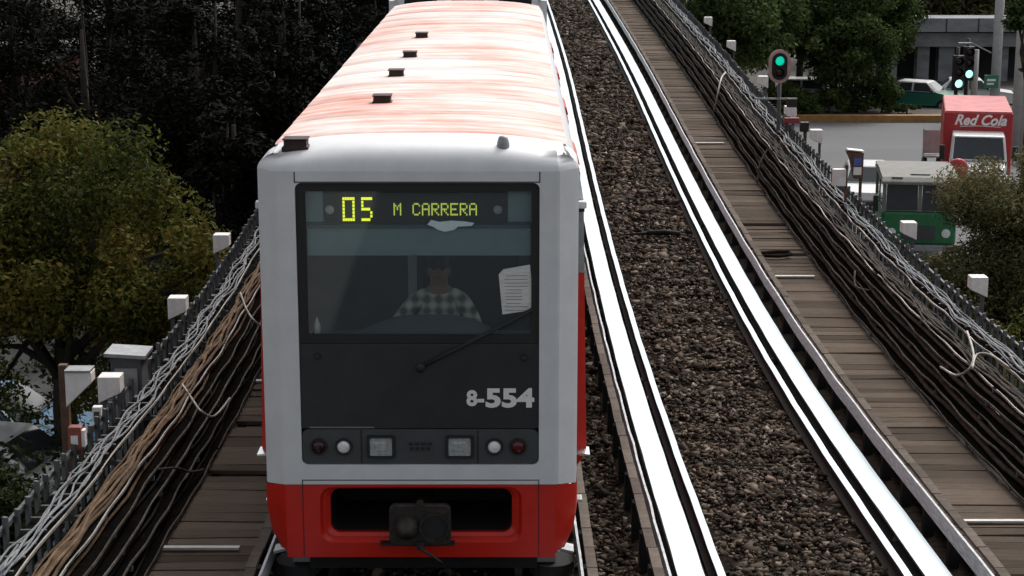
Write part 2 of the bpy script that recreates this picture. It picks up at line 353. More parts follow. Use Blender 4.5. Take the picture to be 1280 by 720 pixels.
# loose ballast stones (real geometry, one object)
def stones():
    V = []; Fc = []; T = []
    cube = np.array([(-1,-1,-1),(1,-1,-1),(1,1,-1),(-1,1,-1),(-1,-1,1),(1,-1,1),(1,1,1),(-1,1,1)], float)
    fc = np.array([(0,3,2,1),(4,5,6,7),(0,1,5,4),(1,2,6,5),(2,3,7,6),(3,0,4,7)])
    parts = []
    for o0, o1, bands in ((-.70, .70, ((11.5, 20, 620, .020), (20, 30, 420, .024), (30, 45, 260, .03), (45, 75, 130, .038))),
                          (-1.95, -1.36, ((11.5, 20, 560, .020), (20, 40, 260, .026))),
                          (-1.15, -.8, ((11.5, 20, 320, .020), (20, 40, 140, .026))), (.8, 1.15, ((11.5, 20, 320, .020), (20, 40, 140, .026), (40, 70, 60, .03))),
                          (-SEP-1.4, -SEP+1.15, ((11, 15, 300, .022),))):
        for a, b, den, sz in bands:
            n = int((o1-o0)*(b-a)*den)
            parts.append((rng.uniform(o0, o1, n), rng.uniform(a, b, n), np.full(n, sz)))
    O = np.concatenate([p[0] for p in parts]); D = np.concatenate([p[1] for p in parts]); S = np.concatenate([p[2] for p in parts])
    n = len(O)
    sc = S[:, None]*rng.lognormal(-.15, .38, (n, 1))*rng.uniform(.6, 1.4, (n, 3)); sc[:, 2] *= .6; sc[:, 0] *= 1.2
    v = cube[None]*sc[:, None, :]*rng.uniform(.45, 1.15, (n, 8, 1))
    a = rng.uniform(0, 6.28, n); b = rng.uniform(-.9, .9, n)
    ca, sa, cb, sb = np.cos(a), np.sin(a), np.cos(b), np.sin(b)
    x = v[..., 0]*cb[:, None]+v[..., 2]*sb[:, None]; z = -v[..., 0]*sb[:, None]+v[..., 2]*cb[:, None]; y = v[..., 1]
    x, y = x*ca[:, None]-y*sa[:, None], x*sa[:, None]+y*ca[:, None]
    # heaped a little between the sleepers, thinner over them
    hump = 0.014*np.cos(2*np.pi*(D/0.75)) + 0.012*np.sin(D*1.7+O*3) - .02*(np.abs(O) > .55)
    X = np.interp(D, FD, FX)+O; Z = np.interp(D, FD, FZ)-.155+hump+rng.uniform(-.012, .018, n)
    low = (O < -1.3) & (O > -2.0); Z = np.where(low, Z-.05, Z)
    V = np.stack([x+X[:, None], y+D[:, None], z+Z[:, None]], -1).reshape(-1, 3)
    Fi = (fc[None]+(np.arange(n)*8)[:, None, None]).reshape(-1, 4)
    me = bpy.data.meshes.new('ballast_stones')
    me.vertices.add(len(V)); me.vertices.foreach_set('co', V.ravel())
    me.loops.add(Fi.size); me.loops.foreach_set('vertex_index', Fi.ravel().astype(np.int32))
    me.polygons.add(len(Fi)); me.polygons.foreach_set('loop_start', np.arange(0, Fi.size, 4, dtype=np.int32)); me.polygons.foreach_set('loop_total', np.full(len(Fi), 4, dtype=np.int32))
    me.update(); me.validate()
    at = me.attributes.new('tint', 'FLOAT', 'FACE'); at.data.foreach_set('value', np.repeat(rng.beta(1.4, 2.2, n), 6).astype(np.float32))
    return me
stone_m = leaf_mat('ballast_stone', [(0.014, 0.011, 0.008), (0.052, 0.040, 0.030), (0.12, 0.092, 0.07), (0.27, 0.215, 0.17)], 0.0)
tag(link('ballast_stones', stones(), stone_m), 'brown broken ballast stones strewn between the rails', 'ballast', None, 'stuff')

# ================================================================== TRACKS
def make_track(off, d0, d1, label, sleepers_to, cover_to, dstart=11):
    t = thing('metro_track', label, 'track', (0, 0, 0))
    Ds = Drange(d0, d1)
    for s in (-1, 1):
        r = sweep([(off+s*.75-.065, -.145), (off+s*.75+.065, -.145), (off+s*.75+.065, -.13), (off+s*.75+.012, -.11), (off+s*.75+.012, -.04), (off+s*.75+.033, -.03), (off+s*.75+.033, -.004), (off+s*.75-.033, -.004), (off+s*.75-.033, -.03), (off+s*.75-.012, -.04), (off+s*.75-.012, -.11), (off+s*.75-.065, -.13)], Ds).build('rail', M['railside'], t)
        sweep(rectp(off+s*.75-.032, off+s*.75+.032, -.003, .004), Ds, wobble(s+5, .004, 0)).build('rail_head', M['polished'], r)
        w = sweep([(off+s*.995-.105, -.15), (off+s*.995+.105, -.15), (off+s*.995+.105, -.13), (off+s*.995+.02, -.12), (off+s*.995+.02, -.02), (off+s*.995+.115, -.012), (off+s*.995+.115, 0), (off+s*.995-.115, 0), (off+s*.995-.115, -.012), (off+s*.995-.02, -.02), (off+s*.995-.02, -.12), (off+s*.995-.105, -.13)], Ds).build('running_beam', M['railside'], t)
        sweep(rectp(off+s*.995-.108, off+s*.995+.108, .001, .008), Ds, wobble(s+15, .004, 0)).build('running_plate', M['polished'], w)
        g = sweep([(off+s*1.225, .10), (off+s*1.245, .10), (off+s*1.245, .25), (off+s*1.225, .25)], Ds, wobble(s+25, .006, .004)).build('guide_bar', M['guide'], t)
        me = MB().box(-.045, .045, -.05, .05, -.28, .12).mesh('insulator')
        D = dstart
        while D < min(d1, cover_to):
            link('insulator', me, M['under'], g, P(off+s*1.31, D, 0)); D += .9
        me2 = MB().box(-.040, .040, -.244, .244, 0, .03).mesh('cover_board')
        D = dstart
        while D < min(d1, cover_to):
            sl = math.atan2(cz(D+.25)-cz(D-.25), .5)
            link('cover_board', me2, M['cover'], g, P(off+s*1.32+random.uniform(-.004, .004), D, .235+random.uniform(-.003, .003)), (sl, random.uniform(-.01, .01), random.uniform(-.006, .006))); D += .5
    me3 = MB().box(-1.2, 1.2, -.11, .11, -.16, 0).mesh('sleeper')
    D = dstart
    while D < sleepers_to:
        link('sleeper', me3, M['sleeper'], t, P(off, D+.375, -.185)); D += .75
    return t
make_track(0, 9.5, 120, 'empty metro track with white polished running plates beside bare ballast', 70, 75)
make_track(-SEP, 9.5, 120, 'metro track mostly hidden under the approaching train', 16, 36)

# walkways of planks
def walkway(o0, o1, d0, d1, label, pales):
    t = thing('plank_walkway', label, 'walkway', (0, 0, 0))
    meshes = []
    for k in range(6):
        w = (o1-o0)/2; mb = MB(); j = [random.uniform(-.006, .006) for _ in range(8)]
        mb.add([(-w+j[0]*3, -.094, -.04), (w+j[1]*3, -.094+j[2], -.04), (w+j[1]*3, .094+j[3], -.04), (-w+j[0]*3, .094, -.04), (-w+j[0]*3, -.094+j[4], 0), (w+j[1]*3, -.094+j[2], j[5]), (w+j[1]*3, .094+j[3], j[6]), (-w+j[0]*3, .094, j[7])],
               [(0,3,2,1),(4,5,6,7),(0,1,5,4),(1,2,6,5),(2,3,7,6),(3,0,4,7)])
        meshes.append(mb.mesh('plank'))
    D = d0
    while D < d1:
        wd = random.choice((.17, .2, .2, .22, .25)); D += wd/2
        sl = math.atan2(cz(D+.25)-cz(D-.25), .5)
        if random.random() > .018:
            o = link('plank', random.choice(meshes), M['plank'], t, P((o0+o1)/2, D, random.uniform(-.008, .008)), (sl+random.gauss(0, .015), random.gauss(0, .006), random.gauss(0, .008))); o.scale = (random.uniform(.985, 1.0), wd/.19, 1)
        for pd in pales:
            if abs(D-pd) < .11:
                link('cover_strip', MB().box(-(o1-o0)/2*.95, (o1-o0)/2*.6, -.03, .03, .0, .02).mesh('cover_strip'), M['paleplank'], t, P((o0+o1)/2, D, .02), (sl, 0, 0))
        D += wd/2+(.004 if random.random() > .12 else random.uniform(.01, .04))
    mb = MB()
    sweep(rectp(o0+.03, o0+.12, -.1, -.05), Drange(d0, d1, 1)).build('bearer', M['sleeper'], t)
    return t
walkway(1.42, 2.24, 11.5, 66, 'weathered plank walkway beside the empty track', (15.1, 26.0, 37.2))
walkway(-SEP-2.24, -SEP-1.42, 12.5, 32, 'weathered plank walkway beside the train', (14.4, 20.4))
c0 = P(1.62, 27.3, .03)
mb = MB(); mb.tube([c0+Vector((-.2, 0, .02)), c0+Vector((-.05, .08, .02)), c0+Vector((.15, .1, .03)), c0+Vector((.3, .0, .05)), c0+Vector((.32, -.12, .03)), c0+Vector((.12, -.2, .02)), c0+Vector((-.1, -.17, .02))], .028, 8)
tag(mb.build('rag', M['sleeper'], smooth=True), 'dark bent scrap lying on the plank walkway', 'scrap')
c1 = P(-.55, 29.3, -.1)
mb = MB(); mb.tube([c1+Vector((0, 0, 0)), c1+Vector((.5, .05, .02)), c1+Vector((1.1, .02, .0))], [.012, .03, .012], 8); mb.tube([c1+Vector((.45, 0, .03)), c1+Vector((.75, .02, .05)), c1+Vector((1.0, 0, .02))], .04, 8)
tag(mb.build('pipe', M['under'], smooth=True), 'dark pipe lying across the ballast between the rails', 'pipe')

# ================================================================== CABLE RACKS
# (offset from own track centre, height) of each tray lip, inner to outer
TRAYS = [(2.22, .06), (2.285, .20), (2.345, .34), (2.405, .48), (2.47, .62), (2.67, .76)]
def rack(s, base, d0, d1, side):
    t = thing('cable_rack', f'stepped steel cable rack along the walkway {side}', 'rack', (0, 0, 0))
    for k, (o, h) in enumerate(TRAYS):
        oo = base+s*o; ob = base+s*(o+.2 if k < 5 else 2.9)
        sweep([(oo, h-.008), (ob, h-.008), (ob, h), (oo, h)], Drange(d0, d1), wobble(100+k, .008, .008, 3.5)).build('tray', M['tray'], t)
        sweep([(oo-.006, h-.006), (oo+.006, h-.006), (oo+.006, h+.016), (oo-.006, h+.016)], Drange(d0, d1, .25), wobble(200+k+s*9, .014, .014, 2.6, 1.1)).build('tray_lip', M['lip'] if k > 3 else M['greycable'], t)
    rg = MB().box(min(s*-.19, 0), max(s*-.19, 0), -.012, .012, -.006, .006).mesh('rung')
    D = d0+.15
    while D < min(d1, 62): link('rung', rg, M['fence'], t, P(base+s*2.885, D, .795)); D += .3
    me = MB().box(-.02, .02, -.03, .03, -.05, .80).mesh('post')
    D = d0+.4
    while D < min(d1, 62):
        p = link('post', me, M['fence'], t, P(base+s*2.86, D, 0))
        a = MB()
        for o, h in TRAYS: a.box(min(-s*(2.86-o), 0), max(-s*(2.86-o), 0), -.02, .02, h-.05, h-.012)
        if D == d0+.4: arm_me = a.mesh('arm')
        link('arm', arm_me, M['fence'], p); D += 1.6
    return t
def cables(s, base, d0, d1, side):
    idx = 0
    for k, (o, h) in enumerate(TRAYS):
        if k == 5: n, r, m, wx, wz, lab, wl = 6, .0095, 'silvercable', .05, .03, 'pale grey cable snaking along the top tray', 2.6
        elif k == 4: n, r, m, wx, wz, lab, wl = 7, .013, 'browncable' if side.endswith('train') else 'greycable', .028, .012, ('tan brown' if side.endswith('train') else 'dusty grey')+' cable lying in the second highest tray', 2.2
        else: n, r, m, wx, wz, lab, wl = 2, (.016 if side.endswith('train') else .032), 'darkcable', .022, .012, ['thick dark cable lying in the lowest tray', 'thick dark cable lying in the second lowest tray', 'thick dark cable lying in the third lowest tray', 'thick dark cable lying in the third highest tray'][k], 3.0
        wide = .16 if k < 5 else .15
        for q in range(n):
            mm = m
            if k < 4 and q == 0 and not side.endswith('train'): mm = 'dullcable'
            if k == 3 and side.endswith('train'): mm = 'browncable'
            fq = (q+.5)/n
            w = wobble(1000+idx*7+(50 if s > 0 else 0), wx, wz, wl, wl*.42); idx += 1
            lift = random.uniform(0, .012) if k < 4 else (random.uniform(0, .055) if k == 5 else random.uniform(0, .02))
            rr = r*random.uniform(.75, 1.25)
            pts = []
            for D in Drange(d0, d1, .2 if k > 3 else .35):
                a, b = w(D); pts.append(P(base+s*(o+(.05 if k < 4 else .02)+wide*fq)+a, D, h+rr+.012+lift+b*.5+abs(b)*.5))
            ob = MB().tube(pts, rr, 6).build('cable', M[mm], smooth=True)
            tag(ob, f'{lab} of the rack {side}', 'cable', f'{lab.split(" cable ")[0]} cables {side}, tray {["one","two","three","four","five","six"][k]}')
rack(1, 0, 11, 75, 'beside the empty track'); rack(-1, -SEP, 11.5, 34, 'beside the train')
cables(1, 0, 11, 75, 'beside the empty track'); cables(-1, -SEP, 11.5, 34, 'beside the train')
# junction loops where cables drop out of the trays
def loop_cable(pts, r, m, label):
    pts = [Vector(p) for p in pts]; out = []
    for i in range(len(pts)-1):
        p0 = pts[max(i-1, 0)]; p1 = pts[i]; p2 = pts[i+1]; p3 = pts[min(i+2, len(pts)-1)]
        for u in (0, .25, .5, .75):
            out.append(.5*((2*p1)+(p2-p0)*u+(2*p0-5*p1+4*p2-p3)*u*u+(3*p1-p0-3*p2+p3)*u**3))
    out.append(pts[-1])
    tag(MB().tube(out, r, 6).build('loose_cable', M[m], smooth=True), label, 'cable')
def PL(o, D, h): return P(-SEP-o, D, h)
loop_cable([PL(2.58, 17.6, .70), PL(2.40, 17.2, .62), PL(2.28, 16.9, .60), PL(2.22, 17.3, .45), PL(2.26, 18.6, .30)], .012, 'lip', 'pale cable kinked down out of the trays near the grey cabinet')
loop_cable([PL(2.60, 22.0, .72), PL(2.45, 21.4, .66), PL(2.30, 21.0, .60), PL(2.26, 21.6, .40), PL(2.30, 23, .30)], .012, 'lip', 'pale cable looping down from the brown tray close to the train')
loop_cable([PL(2.40, 15.2, .5), PL(2.30, 15.6, .4), PL(2.25, 16.0, .25), PL(2.23, 16.6, .10)], .012, 'greycable', 'thin dusty cable drooping across the dark trays beside the train')
def PRr(o, D, h): return P(o, D, h)
loop_cable([PRr(2.66, 19.6, .80), PRr(2.50, 18.7, .76), PRr(2.36, 18.3, .70), PRr(2.30, 18.6, .55), PRr(2.36, 19.5, .42)], .014, 'lip', 'pale bent conduit jutting inward from the rack beside the empty track')
loop_cable([PRr(2.66, 17.9, .80), PRr(2.60, 18.4, .82), PRr(2.48, 18.5, .80), PRr(2.36, 18.2, .72)], .012, 'lip', 'short pale conduit elbow on the rack beside the empty track')
loop_cable([PRr(2.60, 41.5, .84), PRr(2.42, 40.8, .8), PRr(2.30, 40.4, .5), PRr(2.26, 40.6, .1)], .02, 'lip', 'grey cable dropping through the trays halfway along the empty track')
loop_cable([PRr(2.45, 33.5, .55), PRr(2.28, 33.2, .35), PRr(2.22, 33.0, .05)], .02, 'greycable', 'dusty cable drooping to the plank walkway beside the empty track')
loop_cable([PRr(2.42, 24.6, .40), PRr(2.34, 24.3, .46), PRr(2.30, 24.0, .34), PRr(2.40, 23.6, .38)], .014, 'greycable', 'dusty cable kinked sideways in the lower trays beside the empty track')

# ================================================================== FENCES
def fence(s, base, d0, d1, label):
    t = thing('picket_fence', label, 'fence', (0, 0, 0))
    o = base+s*2.98
    for h in (.25, .84): sweep(rectp(o-.015, o+.015, h-.02, h+.02), Drange(d0, d1, 1)).build('fence_rail', M['fence'], t)
    me = MB().box(-.022, .022, -.012, .012, -.06, .93).mesh('picket')
    D = d0
    while D < d1:
        link('picket', me, M['fence'], t, P(o-s*.03, D, random.uniform(-.02, .02)), (0, random.gauss(0, .015), .6*s)); D += .3
    return t
fence(1, 0, 11, 72, 'grey picket fence on the viaduct edge facing the street with the trucks')
fence(-1, -SEP, 11.5, 46, 'grey picket fence on the viaduct edge behind the brown cables')

# walkway lamps: white wedge boxes on the fence
def wedge(s, base, D, dh, label, name='walkway_lamp', post=False, sc=1.0, off=3.02):
    p = P(base+s*off, D, dh+.07); dh += .07
    t = thing(name, label, 'lamp', p, (0, 0, 0), 'white wedge lamps on the viaduct fences')
    w, h = .205*sc, .25*sc
    # the housing's lower corner on the track side is cut away
    poly = [(-w/2, h/2), (w/2, h/2), (w/2, -h*.12), (-w/2, -h/2)] if s < 0 else [(w/2, h/2), (-w/2, h/2), (-w/2, -h*.12), (w/2, -h/2)]
    MB().prism(poly, 'y', -.10*sc, .10*sc).build('housing', M['white'], t, bevel=.008)
    sx = -s
    mb = MB(); a = Vector((sx*w/2, 0, -h*.12)); b = Vector((-sx*w/2, 0, -h/2))
    q = (b-a); n_ = Vector((q.z, 0, -q.x)).normalized()
    if n_.z > 0: n_ = -n_
    A = a+q*.1+n_*.004; B = a+q*.9+n_*.004
    mb.add([A+Vector((0, -.08*sc, 0)), B+Vector((0, -.08*sc, 0)), B+Vector((0, .08*sc, 0)), A+Vector((0, .08*sc, 0))], [(0, 1, 2, 3)]).build('lens', M['amberlens'], t)
    mb = MB().box(-sx*w*.35-.02, -sx*w*.35+.02, .0, .04, -dh-.05, -h*.4); mb.build('post', M['fence'], t)
    return t
for D, dh, lab in ((23.4, .99, 'white wedge lamp on the fence close to the train flank'), (20.0, .92, 'clean white wedge lamp on the fence above the grey cables'), (16.35, .90, 'white wedge lamp in front of the grey cabinet')):
    wedge(-1, -SEP, D, dh, lab)
for D, dh, lab in ((20.6, 1.04, 'white wedge lamp beside the olive bush'), (24.2, 1.0, 'white wedge lamp in front of the green truck'), (31.6, 1.06, 'white wedge lamp below the railway signal'), (34.6, 1.0, 'white wedge lamp beside the railway signal post'), (38.4, 1.02, 'first white wedge lamp along the fence beyond the railway signal'), (44, 1.05, 'second white wedge lamp along the fence beyond the railway signal'), (49, 1.05, 'third white wedge lamp along the fence beyond the railway signal'), (57, 1.05, 'fourth white wedge lamp along the fence beyond the railway signal')):
    wedge(1, 0, D, dh, lab, sc=1.0 if D > 30 else .95)

# rusty post with lamp and a red service box
p = P(-SEP-3.06, 14.75, 0)
t = thing('rusty_post', 'rusty brown post outside the fence beside the train', 'post', p)
MB().box(-.035, .035, -.035, .035, -1.0, 1.55).build('shaft', M['rust'], t)
MB().tube([(.03, -.02, .55), (.10, -.02, .62), (.12, -.02, .95)], .012, 6).build('conduit', M['rust'], t, smooth=True)
t = thing('walkway_lamp', 'large white wedge lamp high on the rusty post', 'lamp', p+Vector((.15, -.05, 1.38)), (0, 0, 0), 'white wedge lamps on the viaduct fences')
MB().prism([(-.11, .13), (.11, .13), (.11, .04), (-.11, -.17)], 'y', -.08, .08).build('housing', M['white'], t, bevel=.008)
MB().prism([(-.11, .13), (.105, .131), (.105, .15), (-.11, .15)], 'y', -.09, .09).build('cap', M['galv'], t)
t = thing('service_box', 'small red box with white label on the rusty post', 'box', p+Vector((.09, -.06, .93)))
MB().box(-.055, .055, -.05, .05, -.1, .1).build('case', mat('faded_red_box', (.26, .07, .05), .6, 0, .2, 10), t, bevel=.006)
MB().box(-.03, .03, -.056, -.051, -.05, .03).build('label_plate', M['white'], t)
MB().box(.056, .085, -.04, .04, -.07, .07).build('side_cover', M['white'], t)
# grey cabinet
p = P(-SEP-3.02, 17.2, 0)
t = thing('grey_cabinet', 'weathered grey equipment cabinet with overhanging lid behind the fence', 'cabinet', p)
MB().box(-.15, .15, -.15, .15, -.3, 1.1).build('case', M['fence'], t, bevel=.01)
MB().cbox((0, 0, 1.13), (.4, .4, .035), (0, .06, 0)).build('lid', M['galv'], t)
MB().box(-.11, .11, -.163, -.153, .15, 1.0).build('door', M['galv'], t); MB().box(.06, .08, -.185, -.165, .55, .65).build('handle', M['rubber'], t)
p = P(-SEP-3.02, 15.75, .86)
t = thing('small_junction_box', 'small pale junction box on the fence between lamps', 'box', p)
MB().box(-.04, .04, -.04, .04, -.08, .08).build('case', M['white'], t, bevel=.006); MB().box(-.025, .025, -.047, -.041, -.05, .04).build('cover', M['darkgrey'], t)

# railway signal
sp = at_y(973, 83, 34.0)
base = P(sp.x-cx(34)+.02, 34.0, 0)
t = thing('railway_signal', 'railway signal showing green in an oval pale-rimmed head', 'signal', (base.x, 34, base.z))
hz = sp.z-base.z
MB().tube([(0.02, .06, -.4), (0.02, .06, hz+.1)], .035, 10).build('mast', M['fence'], t, smooth=True)
def stadium(w, h, n=10):
    return [(w*math.cos(R(180*k/n)), h-w+w*math.sin(R(180*k/n))) for k in range(n+1)]+[(w*math.cos(R(180+180*k/n)), -(h-w)+w*math.sin(R(180+180*k/n))) for k in range(n+1)]
hd = MB().loft([[(x, 0, hz+z) for x, z in stadium(.205, .315)], [(x, -.03, hz+z) for x, z in stadium(.205, .315)], [(x, -.03, hz+z) for x, z in stadium(.145, .255)], [(x, -.005, hz+z) for x, z in stadium(.145, .255)]], True, True, False).build('rim', M['pinkrim'], t)
MB().prism([(x, hz+z) for x, z in stadium(.143, .253)], 'y', -.012, -.006).build('backplate', M['rubber'], t)
for dz, m_ in ((.105, 'greenlamp2'), (-.115, 'darkredlens')):
    h_ = MB().loft([[(x, y, hz+dz+z) for x, z in circ(0, 0, r, 20)] for y, r in ((-.013, .10), (-.10, .10), (-.10, .088), (-.013, .088))]).build('hood', M['rubber'], t)
    MB().loft([[(x, y, hz+dz+z) for x, z in circ(0, 0, r, 16)] for y, r in ((-.014, .085), (-.025, .06), (-.03, .02))], True, False, True).build('lens', M[m_], h_, smooth=True)
MB().box(-.45, .35, .0, .03, hz-.62, hz-.59).build('crossarm', M['galv'], t)
MB().box(.16, .34, -.06, .05, hz-.76, hz-.60).build('relay_box', M['rubber'], t, bevel=.01)
MB().box(.15, .34, -.075, -.062, hz-.92, hz-.78).build('number_plate', M['white'], t, bevel=.004)
MB().box(.12, .40, -.05, .05, hz-1.06, hz-.96).build('red_box', mat('dull_red_box', (.24, .04, .05), .6, 0, .2, 10), t, bevel=.01)
for dx in (.16, .52): MB().box(dx-.03, dx+.03, -.03, .03, -1.0, hz-1.06 if dx < .3 else hz-1.2).build('leg', M['rust'], t)
MB().box(.42, .58, -.08, .06, hz-1.22, hz-1.04).build('dark_box', M['rubber'], t, bevel=.01)
# boxed notice on two rusty posts
pp = at_y(1066, 198, 27.4)
t = thing('notice_box', 'white box with red and blue print on two rusty posts by the fence', 'sign', pp)
MB().prism([(-.11, .12), (.15, .09), (.15, -.30), (.02, -.30), (-.05, .0)], 'y', -.09, .09).build('case', M['rust'], t, bevel=.008)
MB().box(-.105, .14, -.1, .1, .125, .14).build('lid', M['white'], t, rot=(0, .1, 0))
MB().box(.0, .12, -.1, -.092, -.1, .02).build('print', M['bluepaint'], t); MB().box(.0, .12, -.1, -.092, -.24, -.12).build('print', M['white'], t)
for dx in (-.09, .13): MB().box(dx-.02, dx+.02, -.02, .02, -1.3, -.1).build('leg', M['rust'], t)
MB().box(-.3, -.1, -.06, .06, -.42, -.16).build('side_plate', M['white'], t, bevel=.01)

# ================================================================== TRAIN
ORG = Vector((-.70, 13.3, 4.72)); SLOPE = .0155
TR = thing('metro_train', 'orange-red and silver metro train with worn white-red roof', 'train', ORG, (math.atan(SLOPE), 0, 0))
TRl = TR
def tp(name, mb, m, parent=TR, **k): return mb.build(name, M[m] if isinstance(m, str) else m, parent, **k)
LEN = 15.3
# --- cab shell
HWF, HWO = 1.035, 1.20        # flat face half-width, outer half-width
# front face with the panel opening
def loopxz(pts, y): return [(x, y, z) for x, z in pts]
outer = []
op0 = rrect(.0, 2.268, .905, 1.092, .05, 6)
# sample outer with the corner points spread a little so quads stay valid
def face_with_hole(mb, hole, x0, x1, z0, z1, y):
    n = len(hole); q = n//4; cor = [(x1, z1), (x0, z1), (x0, z0), (x1, z0)]
    b = len(mb.v); mb.v += [(x, y, z) for x, z in hole]; c = len(mb.v); mb.v += [(x, y, z) for x, z in cor]
    for k in range(4):
        for j in range(q-1): mb.f.append((b+k*q+j, b+k*q+j+1, c+k))
        mb.f.append((b+k*q+q-1, b+(k*q+q) % n, c+(k+1) % 4, c+k))
mb = MB(); face_with_hole(mb, op0, -HWF, HWF, 1.02, 3.445, 0)
mb.loft([loopxz(op0, 0), loopxz(op0, .035)])
tp('front_frame', mb, 'silver')
# chamfered corners and sides
HP = [(HWF, 0), (HWF+.02, .006), (HWO-.02, .145), (HWO, .17), (HWO+.005, .62)]
for s in (-1, 1):
    mb = MB(); mb.loft([[(s*x, y, 1.02 if i < 2 else .985) for i, (x, y) in enumerate(HP)], [(s*x, y, 3.445) for x, y in HP]], False)
    tp('corner_panel', mb, 'silver', bevel=.012)
# rounded brow running round the front and both corners up to the roof arch
def sq(x): return math.copysign(min(abs(x), 1.0+(abs(x)-1.0)*.45), x)
def arch(x): return 3.548+.085*(1-min(1, abs(x)/1.12)**3.0)
full = [(-x, y, 1, 0) for x, y in HP[:2:-1]]+[(-HP[2][0], HP[2][1], .8, .5), (-HP[1][0], HP[1][1], .5, .9)]+[(x, 0, 0, 1) for x in np.linspace(-HWF, HWF, 15)]+[(HP[1][0], HP[1][1], .5, .9), (HP[2][0], HP[2][1], .8, .5)]+[(x, y, 1, 0) for x, y in HP[3:]]
rings = []
for d, z, f in ((0, 3.445, 0), (.006, 3.468, 0), (.022, 3.497, 0), (.055, 3.528, .1), (.10, 3.553, .3), (.16, 3.572, .6)):
    g = (z-3.445)/.127*.92
    rings.append([(x-math.copysign(1, x)*d*wx*.75, y+d*wy, 3.445+g*(arch(sq(x))+.006-3.445)) for x, y, wx, wy in full])
rings.append([(sq(x), max(y, .12)+.16+.05*wy, arch(sq(x))+.008) for x, y, wx, wy in full])
rings.append([(sq(x), .85, arch(sq(x))+.012) for x, y, wx, wy in full])
mb = MB(); mb.loft(rings, False); tp('roof_brow', mb, 'silver', smooth=True)
for s in (-.905, .905):
    tp('panel_seam', MB().box(s-.004, s+.004, -.003, .0, 3.362, 3.443), 'rubber')
tp('brow_gutter', MB().box(-.9, .9, -.004, .0, 3.362, 3.37), 'darkgrey')
# --- black front panel: glass frame, glass, lower sheet, lamp strip
GX0, GX1, GZ0, GZ1 = -.835, .845, 2.20, 3.293
mb = MB(); hole = rrect((GX0+GX1)/2, (GZ0+GZ1)/2, (GX1-GX0)/2, (GZ1-GZ0)/2, .012, 2)
face_with_hole(mb, hole, -.903, .903, 2.13, 3.358, .022); mb.loft([loopxz(hole, .022), loopxz(hole, .045)])
tp('windscreen_frame', mb, 'rubber')
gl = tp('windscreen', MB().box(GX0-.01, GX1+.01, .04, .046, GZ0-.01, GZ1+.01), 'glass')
lp = tp('lower_panel', MB().box(-.903, .903, .018, .04, 1.462, 2.125), 'black', bevel=.004)
for x, z in ((-.77, 2.03), (.79, 2.02)): tp('hinge_bolt', MB().loft([[(x+dx, y, z+dz) for dx, dz in circ(0, 0, r, 10)] for y, r in ((.018, .028), (-.01, .024), (-.014, .01))], True, False, True), 'rubber', lp)
tp('worn_edge', MB().box(-.84, -.35, .014, .018, 1.466, 1.476), 'truckgrey', lp)
ls = tp('lamp_strip', MB().loft([loopxz(rrect(0, 1.318, .9, .138, .05, 6), .016), loopxz(rrect(0, 1.318, .9, .138, .05, 6), .05)], True, True, True), 'darkgrey')
for x in (-.45, .44): tp('strip_joint', MB().box(x-.004, x+.004, .011, .016, 1.185, 1.452), 'rubber', ls)
for x, m_ in ((-.775, 'darkredlens'), (-.585, 'brightlens'), (.565, 'brightlens'), (.745, 'redlens')):
    l = tp('round_lamp', MB().loft([[(x+a, y, 1.318+b) for a, b in circ(0, 0, r, 28)] for y, r in ((.016, .068), (-.004, .066), (-.004, .052), (.012, .050))]), 'rubber')
    tp('lens', MB().loft([[(x+a, y, 1.318+b) for a, b in circ(0, 0, r, 24)] for y, r in ((.010, .051), (-.004, .042), (-.012, .022), (-.014, .004))], True, False, True), m_, l, smooth=True)
for x in (-.30, .30):
    l = tp('headlamp', MB().loft([loopxz(rrect(x, 1.318, a, b, .018, 4), y) for y, a, b in ((.016, .108, .092), (-.006, .104, .088), (-.006, .088, .073), (.012, .086, .071))]), 'rubber')
    tp('lens', MB().box(x-.085, x+.085, .004, .010, 1.248, 1.388), 'amberlens', l)
    tp('bulb_reflector', MB().loft([loopxz(rrect(x, 1.318, .05, .04, .015, 4), .0035), loopxz(rrect(x, 1.318, .04, .03, .012, 4), -.001)], True, False, True), 'amberlens', l)
em = tp('embossed_emblem', MB().box(-.10, .10, .012, .016, 1.28, 1.36), 'darkgrey', ls)
for k in range(4):
    tp('emblem_mark', MB().box(-.09+k*.048, -.055+k*.048, .007, .0118, 1.33, 1.352), 'rubber', em); tp('emblem_mark', MB().box(-.08+k*.042, -.05+k*.042, .007, .0118, 1.292, 1.315), 'rubber', em)
# number 8-554
for body, size, x, z, off in (('8-', .165, .355, 1.648, .006), ('554', .198, .497, 1.638, .008)):
    me = text_mesh(body, size, .002, 0, off)
    w = max(v.co.x for v in me.vertices)-min(v.co.x for v in me.vertices); tw = .135 if body == '8-' else .37
    o = link('fleet_number', me, M['whitelet'], lp, (x, .0135, z), (math.pi/2, 0, 0)); o.scale = (tw/w, 1, 1)
